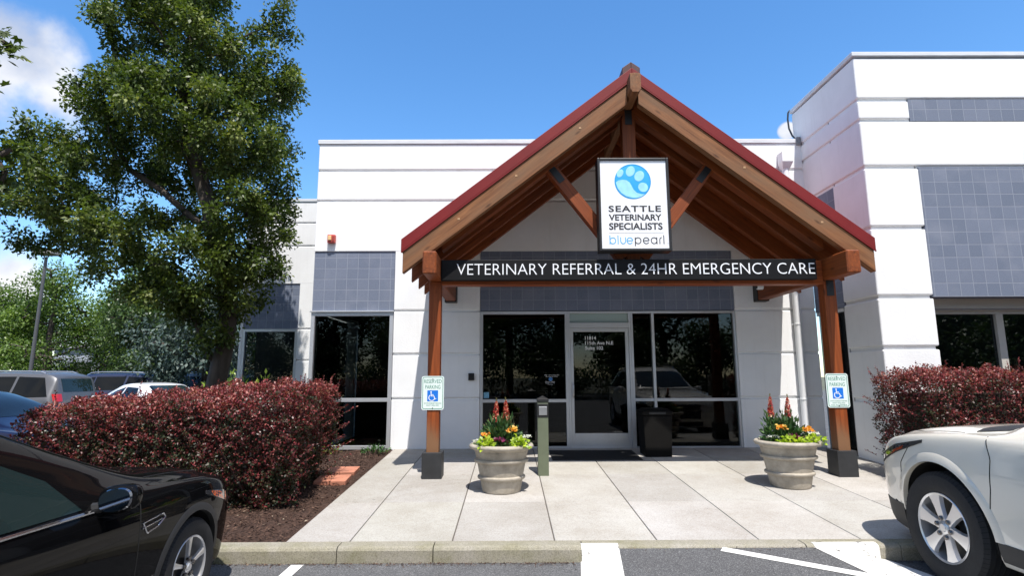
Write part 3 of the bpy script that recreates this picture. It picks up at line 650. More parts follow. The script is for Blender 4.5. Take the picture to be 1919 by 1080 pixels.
# ------------------------------------------------------------------ taller building on the right
RX, RY = 5.447, 8.254
rb = thing('office_building', 'taller white panelled block with slate tile bands at the right of the canopy', 'building', (8, 9, 0))
G6, G7, G8, G9 = 3.808, 4.765, 5.53, 5.87
hg = 0.026
ends = [0.25, G5, G4, G3 - 0.017, G6, G7, G8, G9, 6.60]
bm = new(); XE = 13.0
for i in range(len(ends) - 1):
    a, b = ends[i] + (hg if i else 0), ends[i + 1] - hg
    full = i in (5, 7)
    if full: poly = [(RX, RY), (XE, RY), (XE, RY + 0.35), (RX + 0.35, RY + 0.35), (RX + 0.35, 10.23), (RX, 10.23)]
    else:
        x2 = 6.28 if i < 5 else 6.245
        poly = [(RX, RY), (x2, RY), (x2, RY + 0.35), (RX + 0.35, RY + 0.35), (RX + 0.35, 10.23), (RX, 10.23)]
        if i < 5:   # side face stops at the tile band / window beside the inner corner
            poly = [(RX, RY), (x2, RY), (x2, RY + 0.35), (RX + 0.35, RY + 0.35), (RX + 0.35, 9.12), (RX, 9.12)]
    pz(bm, poly, a, b)
obj('wall', bm, M['wall'], rb, bevel=0.022, seg=3)
bm = new()
pz(bm, [(RX + 0.03, RY + 0.032), (6.24, RY + 0.032), (6.24, RY + 0.3), (RX + 0.3, RY + 0.3), (RX + 0.3, 9.10), (RX + 0.03, 9.10)], 0.2, 6.55)
pz(bm, [(RX + 0.031, 9.13), (RX + 0.3, 9.13), (RX + 0.3, 10.2), (RX + 0.031, 10.2)], 4.70, 6.56)
pz(bm, [(6.26, RY + 0.033), (XE, RY + 0.033), (XE, RY + 0.3), (6.26, RY + 0.3)], 4.66, 6.57)
pz(bm, [(6.2, RY + 1.6), (XE, RY + 1.6), (XE, RY + 1.9), (6.2, RY + 1.9)], 0.2, 2.8)
obj('wall_core', bm, M['wall'], rb)
bm = new(); pz(bm, [(RX - 0.025, RY - 0.025), (XE, RY - 0.025), (XE, RY + 0.4), (RX + 0.4, RY + 0.4), (RX + 0.4, 10.25), (RX - 0.025, 10.25)], 6.60, 6.672)
obj('coping', bm, M['coping'], rb, bevel=0.01)
obj('tile_panel', B(6.248, XE, RY + 0.012, RY + 0.03, G8 - 0.01, G9 + 0.01), M['tile'], rb)
obj('tile_panel', B(6.284, XE, RY + 0.012, RY + 0.25, 2.752, G7 + 0.0), M['tile'], rb)
obj('tile_panel', B(RX + 0.012, RX + 0.2, 9.123, FY - 0.002, 2.70, G7 - 0.03), M['tile'], rb)
sw = obj('window', B(RX + 0.03, RX + 0.10, 9.125, 9.17, 0.36, 2.69), M['alu'], rb)
obj('window_head', B(RX + 0.02, RX + 0.10, 9.171, 9.995, 2.64, 2.695), M['alu'], sw); obj('pane', B(RX + 0.06, RX + 0.068, 9.171, 9.995, 0.37, 2.639), M['glass'], sw)
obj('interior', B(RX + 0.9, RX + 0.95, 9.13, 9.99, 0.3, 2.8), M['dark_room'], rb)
obj('base_course', B(RX + 0.02, RX + 0.3, RY + 0.06, 9.12, 0.2, 0.42), pbr('grey_base', (0.35, 0.35, 0.35), 0.8, var=0.1), rb)
# recessed entrance under the slate band
obj('soffit', B(6.285, XE, RY + 0.255, RY + 1.0, 2.74, 2.80), M['beige'], rb)
obj('fascia', B(6.285, XE, RY + 0.30, RY + 0.42, 2.61, 2.739), M['beige'], rb)
bm = new(); yy = RY + 0.43
box(bm, 6.285, 13, yy, yy + 0.1, 2.535, 2.605)
for x0, x1 in ((6.285, 6.34), (7.53, 7.64), (8.7, 8.8), (10, 10.1)): box(bm, x0, x1, yy - 0.002, yy + 0.1, 0.3, 2.535)
rw = obj('window', bm, M['beige'], rb, bevel=0.003)
for x0, x1 in ((6.34, 7.53), (7.64, 8.7), (8.8, 10)): obj('pane', B(x0, x1, yy + 0.05, yy + 0.058, 0.3, 2.535), M['glass'], rw)
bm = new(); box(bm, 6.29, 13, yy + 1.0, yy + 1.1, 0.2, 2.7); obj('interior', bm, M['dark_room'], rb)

# black cable looping off the parapet, with its box
bm = new(); pts = [(5.44, 10.26, 6.685), (5.405, 10.265, 6.64), (5.385, 10.26, 6.50), (5.385, 10.24, 6.30), (5.395, 10.16, 6.12), (5.40, 10.05, 6.0)]
tube(bm, pts, 0.016, 6); cb = obj('cable', bm, M['black'], smooth=True); tag(cb, 'black cable hanging off the parapet edge at the inner corner', 'cable')
bm = B(5.36, 5.435, FY - 0.05, FY + 0.1, 5.86, 6.01); tag(obj('junction_box', bm, pbr('weathered_grey', (0.2, 0.21, 0.22), 0.6, var=0.3), bevel=0.01), 'small grey junction box at the roof corner under the cable', 'junction box')
# downspout
ds = thing('downspout', 'white downspout with scupper box on the wall right of the canopy', 'downspout', (5.08, 9.93, 0.4))
bm = new(); tube(bm, [(5.085, 9.925, 5.46), (5.085, 9.925, 0.42)], 0.062, 16); obj('pipe', bm, M['white_paint'], ds, smooth=True)
bm = new(); hexa(bm, [(5.02, 9.87, 5.36), (5.15, 9.87, 5.36), (5.15, 9.99, 5.36), (5.02, 9.99, 5.36), (4.985, 9.80, 5.47), (5.185, 9.80, 5.47), (5.185, 9.99, 5.47), (4.985, 9.99, 5.47)])
box(bm, 4.985, 5.185, 9.80, 9.99, 5.471, 5.67); obj('scupper_box', bm, M['white_paint'], ds, bevel=0.006)
for z in (2.5, 1.2, 4.2):
    bm = new(); lathe(bm, [(0.064, -0.012), (0.069, -0.01), (0.069, 0.01), (0.064, 0.012)], 18, (5.085, 9.925, z)); box(bm, 5.01, 5.16, 9.965, 9.998, z - 0.012, z + 0.012)
    obj('bracket', bm, M['white_paint'], ds)
# fire alarm, keypad
fa = thing('fire_alarm', 'red fire alarm horn strobe on the white wall over the left window', 'fire alarm', (-3.213, 9.99, 4.08))
obj('housing', B(-3.285, -3.145, 9.925, 9.998, 4.0, 4.155), pbr('alarm_red', (0.48, 0.07, 0.05), 0.45), fa, bevel=0.012)
obj('strobe_lens', B(-3.268, -3.205, 9.895, 9.924, 4.04, 4.13), pbr('amber_lens', (0.75, 0.48, 0.22), 0.2), fa, bevel=0.012)
obj('horn_grille', B(-3.195, -3.155, 9.917, 9.924, 4.03, 4.12), pbr('grille_red', (0.3, 0.04, 0.03), 0.6), fa)
kp_ = thing('keypad', 'small black keypad box on the white wall left of the entrance glass', 'keypad', (-0.673, 9.99, 1.6))
obj('housing', B(-0.725, -0.622, 9.945, 9.998, 1.54, 1.665), M['black'], kp_, bevel=0.008); obj('reader_face', B(-0.712, -0.635, 9.938, 9.9445, 1.56, 1.645), M['rubber'], kp_, bevel=0.003)

# ------------------------------------------------------------------ timber canopy
CX = 1.735; SL = 0.778; TH = math.atan(SL); APX = 5.92; YF, YB = 7.392, 9.985
cp = thing('entrance_canopy', 'timber entrance canopy with dark red metal gable roof on two posts', 'canopy', (CX, 8.5, 0.3))
def roofz(x): return APX - SL * abs(x - CX)
HWD = 3.19
def slope_obj(name, side, top, depth, y0, y1, x_in, x_out, mat, bevel=0.004, skirt=0.0):
    """a sloping member: upper face 'top' below the roof line, vertical 'depth', plumb cut both ends"""
    s = side
    poly = [(CX + s * x_in, APX - SL * x_in - top), (CX + s * x_out, APX - SL * x_out - top), (CX + s * x_out, APX - SL * x_out - top - depth), (CX + s * x_in, APX - SL * x_in - top - depth)]
    mid = Vector((CX + s * (x_in + x_out) / 2, (y0 + y1) / 2, APX - SL * (x_in + x_out) / 2 - top - depth / 2))
    Mx = Matrix.Translation(mid) @ Matrix.Rotation(s * TH, 4, 'Y')
    b = py(new(), poly, y0, y1); bmesh.ops.transform(b, matrix=Mx.inverted(), verts=b.verts[:])
    return obj(name, b, mat, cp, Mx, bevel=bevel)
for s in (-1, 1):
    slope_obj('roof_panel', s, 0.0, 0.17, YF, YB, 0.0 if s < 0 else 0.0005, HWD, M['red_roof'], bevel=0.006)
    slope_obj('soffit_boarding', s, 0.172, 0.022, YF + 0.06, YB, 0.004, HWD - 0.05, M['cedar_dark'], bevel=0)
    # front drip trim, a thin lip under the red edge
    slope_obj('roof_trim', s, 0.171, 0.022, YF - 0.004, YF + 0.012, 0.004, HWD - 0.002, M['red_roof'], bevel=0)
    bar = [(7.405, 7.52, M['cedar_old']), (8.12, 8.21, M['cedar_dark']), (8.75, 8.84, M['cedar_dark']), (9.36, 9.45, M['cedar_dark'])]
    for y0, y1, m in bar: slope_obj('rafter', s, 0.195, 0.285, y0, y1, 0.078, 3.165, m)
    slope_obj('rafter', s, 0.195, 0.29, 7.73, 7.90, 0.078, 2.68, M['cedar_dark'])
bm = py(new(), [(CX - 0.075, 5.725), (CX, 5.735), (CX + 0.075, 5.725), (CX + 0.075, 5.50), (CX + 0.045, 5.45), (CX - 0.045, 5.45), (CX - 0.075, 5.50)], 7.20, 9.98)
def along(bm, axis):     # turn a member so that its own X runs along the timber
    Mx = {'y': Matrix.Rotation(math.pi / 2, 4, 'Z'), 'z': Matrix.Rotation(-math.pi / 2, 4, 'Y')}[axis]
    c = sum((v.co for v in bm.verts), Vector()) / len(bm.verts); Mx = Matrix.Translation(c) @ Mx
    bmesh.ops.transform(bm, matrix=Mx.inverted(), verts=bm.verts[:]); return bm, Mx
b, Mx = along(bm, 'y'); obj('ridge_beam', b, M['cedar_old'], cp, Mx, bevel=0.005)
bm = new()
for s in (-1, 1):
    poly = [(CX, 6.03), (CX + s * 0.125, 6.03 - 0.09), (CX + s * 0.125, 5.925 - 0.105), (CX, 5.925)]
    py(bm, poly, 7.43, YB)
obj('ridge_cap', bm, M['ridge_dark'], cp, bevel=0.006)
for xc in (-1.035, 4.46):
    b, Mx = along(B(xc - 0.09, xc + 0.09, 7.15, 9.90, 2.92, 3.222), 'y'); bb = obj('eave_beam', b, M['cedar_dark'], cp, Mx, bevel=0.016, seg=1)
    bm = B(xc - 0.105, xc + 0.105, 9.82, 9.985, 2.90, 3.235); obj('bracket', bm, M['black'], bb, bevel=0.004)
    zb_ = gz(7.83)
    b, Mx = along(B(xc - 0.083, xc + 0.083, 7.75, 7.916, zb_ + 0.25, 2.921), 'z'); pst = obj('post', b, M['cedar_post'], cp, Mx, bevel=0.010)
    bm = B(xc - 0.132, xc + 0.132, 7.70, 7.966, zb_ - 0.03, zb_ + 0.33); obj('post_base', bm, M['black_base'], pst, bevel=0.006)
    for s in (-1,): obj('steel_plate', B(xc - 0.05 , xc + 0.05, 7.742, 7.7495, 2.70, 2.92), M['black'], pst) if xc > 0 else None
b, Mx = B(-0.945, 4.37, 7.735, 7.905, 2.865, 3.20), Matrix.Identity(4); obj('tie_beam', b, M['cedar'], cp, bevel=0.008)
b, Mx = along(B(CX - 0.095, CX + 0.095, 7.73, 7.90, 3.201, 5.45), 'z'); kpst = obj('king_post', b, M['cedar_dark'], cp, Mx, bevel=0.008)
obj('steel_plate', B(CX - 0.05, CX + 0.05, 7.722, 7.729, 5.22, 5.44), M['black'], kpst)
for s in (-1, 1):
    p0 = Vector((CX + s * 0.13, 7.815, 3.24)); p1 = Vector((CX + s * 1.14, 7.815, 4.575)); L = (p1 - p0).length
    x_ax = (p1 - p0).normalized(); z_ax = Vector((0, 1, 0)); y_ax = z_ax.cross(x_ax)
    Mx = Matrix((( x_ax.x, y_ax.x, z_ax.x, p0.x), (x_ax.y, y_ax.y, z_ax.y, p0.y), (x_ax.z, y_ax.z, z_ax.z, p0.z), (0, 0, 0, 1)))
    st = obj('strut', B(0, L, -0.085, 0.085, -0.08, 0.08), M['cedar'], cp, Mx, bevel=0.006)
    obj('steel_plate', B(L - 0.27, L - 0.02, -0.05, 0.05, -0.088, -0.081), M['black'], st, Mx)

for xb, zb in ((CX - 1.64, 4.33), (CX - 2.42, 3.72), (CX + 1.5, 4.44), (CX + 2.5, 3.66), (CX - 0.75, 5.02)):
    obj('peg', B(xb - 0.016, xb + 0.016, 7.401, 7.4045, zb - 0.013, zb + 0.013), pbr('pale_wood_plug', (0.42, 0.25, 0.13), 0.7), cp)
# writing board between the posts
sb = thing('name_board', 'long black board reading veterinary referral and 24hr emergency care', 'sign', (1.65, 7.65, 3.06))
obj('board', B(-0.94, 4.23, 7.63, 7.732, 2.915, 3.20), pbr('black_sign_board', (0.006, 0.006, 0.007), 0.55, spec=0.2), sb, bevel=0.006)
text('lettering', 'VETERINARY REFERRAL & 24HR EMERGENCY CARE', 0, 3.066, 7.6295, M['white_sign'], sb, width=4.93, height=0.155, left=-0.726, ext=0.006, bold=-0.012)

# hanging sign
SX0, SX1, SZ0, SZ1, SY = 1.228, 2.218, 3.293, 4.622, 7.50
hs = thing('hanging_sign', 'white upright sign with blue paw ball hung in the canopy gable', 'sign', (1.723, 7.58, SZ0))
obj('frame', frame_bm(SX0, SX1, SZ0, SZ1, 0.035, SY, 0.21), M['black'], hs, bevel=0.006)
obj('panel', B(SX0 + 0.034, SX1 - 0.034, SY + 0.02, SY + 0.19, SZ0 + 0.034, SZ1 - 0.034), M['white_sign'], hs)
fy = SY + 0.0195
def sx(p): return SX0 + (p - 100) / (790 - 100) * (SX1 - SX0)
def sz(p): return SZ1 - (p - 80) / (975 - 80) * (SZ1 - SZ0)
def grad_disc():
    m, n, l, p = nodes('blue_ball_print'); p.inputs['Roughness'].default_value = 0.3
    tc = n.new('ShaderNodeTexCoord'); s = n.new('ShaderNodeSeparateXYZ'); l.new(tc.outputs['Object'], s.inputs[0])
    r = n.new('ShaderNodeMapRange'); r.inputs['From Min'].default_value = sz(480); r.inputs['From Max'].default_value = sz(140); l.new(s.outputs['Z'], r.inputs['Value'])
    mx = n.new('ShaderNodeMix'); mx.data_type = 'RGBA'; mx.inputs['A'].default_value = (0.02, 0.30, 0.72, 1); mx.inputs['B'].default_value = (0.05, 0.42, 0.80, 1)
    l.new(r.outputs[0], mx.inputs['Factor']); l.new(mx.outputs['Result'], p.inputs['Base Color']); return m
def disc(name, cx, cz, rx, rzz, rot, y, mat, th=0.0012, n=40):
    c, s_ = math.cos(rot), math.sin(rot)
    poly = [(cx + rx * math.cos(t) * c - rzz * math.sin(t) * s_, cz + rx * math.cos(t) * s_ + rzz * math.sin(t) * c) for t in [2 * math.pi * k / n for k in range(n)]]
    return py(new(), poly, y - th, y)
bx, bz_, br_ = sx(440), sz(308), 0.253
logo = obj('ball_logo', disc('d', bx, bz_, br_, br_, 0, fy, None), grad_disc(), hs)
pale = pbr('pale_blue_print', (0.33, 0.66, 0.88), 0.3, var=0.15, scale=6)
bmr = new(); ribbon(bmr, arc(bx, bz_, br_ - 0.008, 0, 360, 60)[:-1], 0.016, fy - 0.0022, 0.001, True); obj('ball_rim', bmr, pbr('mid_blue_print', (0.02, 0.30, 0.66), 0.3), logo)
bm = new()
for a in ((320, 228, 0.042, 0.062, -0.5), (420, 208, 0.06, 0.078, -0.45), (505, 255, 0.064, 0.080, -0.55), (538, 365, 0.07, 0.066, -0.8)):
    t = disc('d', sx(a[0]), sz(a[1]), a[2], a[3], a[4], fy - 0.0015, None); tmp = bpy.data.meshes.new('x'); t.to_mesh(tmp); t.free(); bm.from_mesh(tmp); bpy.data.meshes.remove(tmp)
pad = [(275, 318), (300, 298), (340, 290), (380, 296), (410, 318), (428, 352), (445, 388), (475, 418), (520, 432), (552, 432), (520, 455), (470, 468), (420, 466), (370, 450), (325, 420), (292, 375)]
py(bm, [(sx(a), sz(b)) for a, b in pad], fy - 0.0027, fy - 0.0015)
obj('paw_print', bm, pale, logo)
text('lettering', 'SEATTLE', 0, sz(573), fy, M['charcoal'], hs, width=sx(702) - sx(197), height=sz(543) - sz(605), left=sx(197), bold=0.028, ext=0.0015, spacing=1.15)
text('lettering', 'VETERINARY', 0, sz(656), fy, M['charcoal'], hs, width=sx(705) - sx(197), height=sz(626) - sz(687), left=sx(197), bold=0.028, ext=0.0015)
text('lettering', 'SPECIALISTS', 0, sz(741), fy, M['charcoal'], hs, width=sx(710) - sx(197), height=sz(708) - sz(775), left=sx(197), bold=0.028, ext=0.0015)
obj('rule_line', B(sx(195), sx(718), fy - 0.001, fy, sz(804), sz(800)), pbr('grey_print', (0.35, 0.35, 0.36), 0.5), hs)
ub = new(); dk = new(); w = 0.0125; r_ = (sx(260) - sx(197)) / 2 - w / 2; base, xh, asc = sz(910), sz(845), sz(826)
rz_ = (xh - base) / 2 - w / 2; mz = (xh + base) / 2
def bowl(b, c, a0=0, a1=360): ribbon(b, arc(c, mz, r_, a0, a1, 28, rz_), w, fy - 0.0015, 0.0012)
bc = sx(229); bowl(ub, bc); ribbon(ub, [(bc - r_, base), (bc - r_, asc)], w, fy - 0.0018, 0.0012)
ribbon(ub, [(sx(279), base), (sx(279), asc)], w, fy - 0.0015, 0.0012)
uc = sx(327); ur = r_ * 0.85
ribbon(ub, [(uc - ur, xh)] + arc(uc, base + rz_ * 0.95 + w / 2, ur, 180, 360, 16, rz_ * 0.95) + [(uc + ur, xh)], w, fy - 0.0015, 0.0012)
def ee(b, c): bowl(b, c, 0, 325); ribbon(b, [(c - r_, mz), (c + r_, mz)], w, fy - 0.0018, 0.0012)
ee(ub, sx(391)); obj('logo_lettering', ub, pbr('sky_blue_ink', (0.10, 0.38, 0.66), 0.4), hs)
pc = sx(470); bowl(dk, pc); ribbon(dk, [(pc - r_, sz(928)), (pc - r_, xh)], w, fy - 0.0018, 0.0012)
ee(dk, sx(547)); ac = sx(622); bowl(dk, ac); ribbon(dk, [(ac + r_, base), (ac + r_, xh)], w, fy - 0.0018, 0.0012)
ribbon(dk, [(sx(677), base), (sx(677), mz + 0.01)] + arc(sx(677) + 0.025, mz + 0.012, 0.025, 180, 80, 8, rz_ - 0.012), w, fy - 0.0015, 0.0012)
ribbon(dk, [(sx(716), base), (sx(716), asc)], w, fy - 0.0015, 0.0012); obj('logo_lettering', dk, M['charcoal'], hs)
text('lettering', 'TM', sx(757), sz(904), fy, pbr('pale_grey_print', (0.5, 0.5, 0.52), 0.5), hs, width=0.035, height=0.013, ext=0.001)

# reserved parking signs on the posts
def rrect(x0, x1, z0, z1, r, n=6):
    out = []
    for cx, cz, a0 in ((x1 - r, z1 - r, 0), (x0 + r, z1 - r, 90), (x0 + r, z0 + r, 180), (x1 - r, z0 + r, 270)):
        out += arc(cx, cz, r, a0, a0 + 90, n)
    return out
def parking_sign(xc, z0, z1, lab, extra, tilt=0):
    y = 7.738; wd = 0.151
    t = thing('parking_sign', lab, 'sign', (xc, y, z0), 'reserved parking signs on the canopy posts')
    x0, x1 = xc - wd, xc + wd
    k = (z1 - z0) / 0.457
    obj('plate', py(new(), rrect(x0, x1, z0, z1, 0.03), y, y + 0.003), M['sign_mint'], t)
    b = new(); ribbon(b, rrect(x0 + 0.016, x1 - 0.016, z0 + 0.016, z1 - 0.016, 0.022), 0.007, y - 0.001, 0.0008, True); obj('border', b, M['green_text'], t)
    text('lettering', 'RESERVED', xc, z1 - 0.070, y, M['green_text'], t, width=0.235, height=0.050, ext=0.001)
    text('lettering', 'PARKING', xc, z1 - 0.145, y, M['green_text'], t, width=0.205, height=0.050, ext=0.001)
    q = 0.073; zc = z1 - 0.263
    sy = obj('symbol_square', py(new(), rrect(xc - q, xc + q, zc - q, zc + q, 0.008), y - 0.001, y - 0.0002), M['blue_sign'], t)
    b = new(); Y1 = y - 0.0022; th = 0.001; W = 0.011
    def pt(u, v): return (xc - q + u * 2 * q, zc - q + v * 2 * q)
    py(b, [pt(0.35 + 0.065 * math.cos(a), 0.85 + 0.065 * math.sin(a)) for a in [2 * math.pi * k / 14 for k in range(14)]], Y1, Y1 + th)
    ribbon(b, [pt(0.35, 0.8), pt(0.36, 0.48), pt(0.62, 0.48), pt(0.72, 0.2), pt(0.83, 0.25)], W, Y1, th)
    ribbon(b, [pt(0.36, 0.6), pt(0.58, 0.6)], W * 0.8, Y1 - 0.0003, th)
    ribbon(b, [pt(0.42 + 0.27 * math.cos(math.radians(a)), 0.33 + 0.27 * math.sin(math.radians(a))) for a in range(125, 346, 10)], W * 0.9, Y1 - 0.0006, th)
    obj('wheelchair_symbol', b, M['white_sign'], sy)
    text('small_lettering', 'STATE DISABLED PARKING', xc, z0 + 0.088, y, M['green_text'], t, width=0.23, height=0.0155, ext=0.001)
    text('small_lettering', 'PERMIT REQUIRED', xc, z0 + 0.060, y, M['green_text'], t, width=0.17, height=0.0155, ext=0.001)
    if extra: text('small_lettering', 'VAN ACCESSIBLE', xc, z0 + 0.036, y, M['green_text'], t, width=0.22, height=0.016, ext=0.001)
    for zz in (z1 - 0.042, z0 + 0.024): obj('bolt', lathe(new(), [(0.007, 0), (0.005, 0.004)], 10, (xc, y - 0.005, zz), 'y'), M['black'], t)
parking_sign(-1.041, 1.167, 1.617, 'reserved parking plate on the post left of the entrance', False)
parking_sign(4.43, 1.175, 1.630, 'reserved parking plate reading van accessible on the post beside the downspout', True)

# security camera at the beam end by the wall
sc_ = thing('security_camera', 'small white security camera under the canopy beam near the downspout', 'camera', (4.30, 9.7, 3.1))
bm = new(); lathe(bm, [(0.045, 0), (0.05, 0.01), (0.05, 0.13), (0.04, 0.14)], 18, (4.27, 9.62, 3.12), 'x'); obj('housing', bm, M['white_paint'], sc_, smooth=True)
obj('mount', B(4.31, 4.355, 9.6, 9.64, 3.10, 3.14), M['white_paint'], sc_)
bm = new(); lathe(bm, [(0.03, 0), (0.032, 0.006)], 16, (4.263, 9.62, 3.12), 'x'); obj('lens', bm, M['black'], sc_)

# ------------------------------------------------------------------ small furniture on the walk
bo = thing('button_bollard', 'sage green bollard with steel door button beside the flower planter', 'bollard', (0.447, 7.93, gz(7.93)))
bzv = gz(7.93) - 0.02
obj('post', B(0.375, 0.520, 7.862, 8.005, bzv, 1.262), M['sage'], bo, bevel=0.006)
obj('button_housing', B(0.371, 0.524, 7.856, 8.008, 1.055, 1.235), M['black'], bo, bevel=0.004)
obj('button_plate', B(0.392, 0.503, 7.848, 7.8555, 1.085, 1.200), M['steel'], bo, bevel=0.004)
bm = new(); box(bm, 0.368, 0.527, 7.853, 8.012, 1.262, 1.30)
v = [bm.verts.new(p) for p in ((0.368, 7.853, 1.301), (0.527, 7.853, 1.301), (0.527, 8.012, 1.301), (0.368, 8.012, 1.301), (0.4475, 7.932, 1.345))]
bm.faces.new(v[:4][::-1])
for k in range(4): bm.faces.new((v[k], v[(k + 1) % 4], v[4]))
obj('cap', bm, M['black'], bo, bevel=0.003)
bn = thing('trash_bin', 'dark square litter bin standing against the glass right of the door', 'bin', (2.33, 9.36, gz(9.36)))
z0 = gz(9.3) - 0.01
bm = hexa(new(), [(2.13, 9.15, z0), (2.545, 9.15, z0), (2.545, 9.56, z0), (2.13, 9.56, z0), (2.105, 9.125, 0.98), (2.565, 9.125, 0.98), (2.565, 9.585, 0.98), (2.105, 9.585, 0.98)])
obj('body', bm, M['bin'], bn, bevel=0.015)
bm = B(2.095, 2.575, 9.115, 9.595, 0.985, 1.055); hexa(bm, [(2.12, 9.14, 1.056), (2.55, 9.14, 1.056), (2.55, 9.57, 1.056), (2.12, 9.57, 1.056), (2.16, 9.18, 1.09), (2.51, 9.18, 1.09), (2.51, 9.53, 1.09), (2.16, 9.53, 1.09)])
obj('lid', bm, M['bin'], bn, bevel=0.01); obj('slot', B(2.20, 2.46, 9.108, 9.114, 1.005, 1.04), M['black'], bn)
bm = hexa(new(), [(0.645, 8.91, gz(8.91) + 0.002), (2.03, 8.91, gz(8.91) + 0.002), (2.03, 9.73, gz(9.73) + 0.002), (0.645, 9.73, gz(9.73) + 0.002), (0.65, 8.915, gz(8.915) + 0.014), (2.025, 8.915, gz(8.915) + 0.014), (2.025, 9.725, gz(9.725) + 0.014), (0.65, 9.725, gz(9.725) + 0.014)])
dm = thing('door_mat', 'black ribbed rubber mat in front of the glass door', 'door mat', (1.34, 9.3, gz(9.3)))
obj('backing', bm, M['rubber'], dm)
bm = new()
for k in range(50):
    x = 0.70 + k * 0.026; hexa(bm, [(x, 8.97, gz(8.97) + 0.0135), (x + 0.013, 8.97, gz(8.97) + 0.0135), (x + 0.013, 9.67, gz(9.67) + 0.0135), (x, 9.67, gz(9.67) + 0.0135), (x, 8.97, gz(8.97) + 0.019), (x + 0.013, 8.97, gz(8.97) + 0.019), (x + 0.013, 9.67, gz(9.67) + 0.019), (x, 9.67, gz(9.67) + 0.019)])
obj('ribs', bm, M['rubber'], dm)

# planters and their flowers
GREEN = leafmat('flower_leaves', [(0, (0.018, 0.05, 0.016)), (0.6, (0.05, 0.12, 0.035)), (1, (0.12, 0.2, 0.08))], 0.4, 0.25)
LIME = leafmat('lime_leaves', [(0, (0.16, 0.26, 0.015)), (0.6, (0.36, 0.48, 0.03)), (1, (0.55, 0.62, 0.09))], 0.4, 0.35)
ORANGE = leafmat('orange_petals', [(0, (0.72, 0.20, 0.03)), (0.5, (0.80, 0.38, 0.05)), (1, (0.88, 0.62, 0.18))], 0.5, 0.3)
WHITE = leafmat('white_petals', [(0, (0.65, 0.66, 0.6)), (1, (0.85, 0.85, 0.82))], 0.5, 0.2)
PURPLE = leafmat('purple_petals', [(0, (0.06, 0.01, 0.03)), (1, (0.25, 0.03, 0.10))], 0.5, 0.2)
REDS = leafmat('red_bells', [(0, (0.28, 0.012, 0.012)), (0.55, (0.45, 0.03, 0.03)), (0.8, (0.62, 0.20, 0.12)), (1, (0.80, 0.62, 0.42))], 0.45, 0.2)
def cluster(name, c, rad, n, L, W, mat, parent, up=0.5, flat=1.0, droop=0.0):
    u = unit(n); u[:, 2] = np.abs(u[:, 2]) * flat
    P = np.array(c) + u * np.array(rad) * (RNG.random((n, 1)) ** 0.5)
    D = u + unit(n) * 0.5; D[:, 2] += up - droop
    Nn = u * 0.5 + unit(n) * 0.5 + np.array([0, -0.3, 0.8])
    return obj(name, leaf_mesh(name, P, D, Nn, RNG.uniform(0.7, 1.2, n) * L, RNG.uniform(0.8, 1.2, n) * W, RNG.random(n)), mat, parent)
def spike(c, h0, h1, lab, side):
    t = thing('flower_spike', lab, 'flower', (c[0], c[1], c[2]), 'red flower spikes in the planters')
    lean = RNG.uniform(-0.045, 0.045)
    b = new(); tube(b, [(c[0], c[1], c[2]), (c[0] + lean * 0.4, c[1], c[2] + h0), (c[0] + lean, c[1], c[2] + h1)], [0.007, 0.006, 0.002], 6); obj('stem', b, pbr('spike_stem', (0.10, 0.16, 0.05), 0.6), t)
    n = 330; s = RNG.random(n) ** 0.9; a = RNG.uniform(0, 2 * np.pi, n); r = (0.040 * (1 - s) ** 0.6 + 0.006) * RNG.uniform(0.75, 1.2, n)
    z = c[2] + h0 + (h1 - h0) * s * 0.9
    rad = np.stack([np.cos(a), np.sin(a), np.zeros(n)], 1)
    P = np.array([c[0], c[1], 0]) + rad * (r * 0.35)[:, None] + np.stack([lean * (h0 + (h1 - h0) * s) / h1, 0 * s, z], 1)
    D = rad + np.array([0, 0, -0.55]); Nn = rad * 0.4 + np.array([0, 0, 1]) + unit(n) * 0.3
    obj('blossom', leaf_mesh('b', P, D, Nn, r * 0.75 + 0.006, r * 0.35 + 0.007, np.clip(RNG.random(n) + 0.0 * s, 0, 1)), REDS, t)
    n = 30; z = c[2] + h1 - RNG.random(n) * 0.07; a = RNG.uniform(0, 6.28, n); rad = np.stack([np.cos(a), np.sin(a), np.zeros(n)], 1)
    P = np.stack([np.full(n, c[0] + lean), np.full(n, c[1]), z], 1)
    obj('bud_tip', leaf_mesh('b', P, rad * 0.5 + np.array([0, 0, 1]), rad + unit(n) * 0.2, np.full(n, 0.022), np.full(n, 0.010), RNG.random(n)), leafmat('bud', [(0, (0.22, 0.16, 0.07)), (1, (0.35, 0.33, 0.15))]), t)
    cluster('leaves', (c[0], c[1], c[2] + 0.05), (0.12, 0.10, h0 * 1.1), 110, 0.08, 0.03, GREEN, t, 0.8)
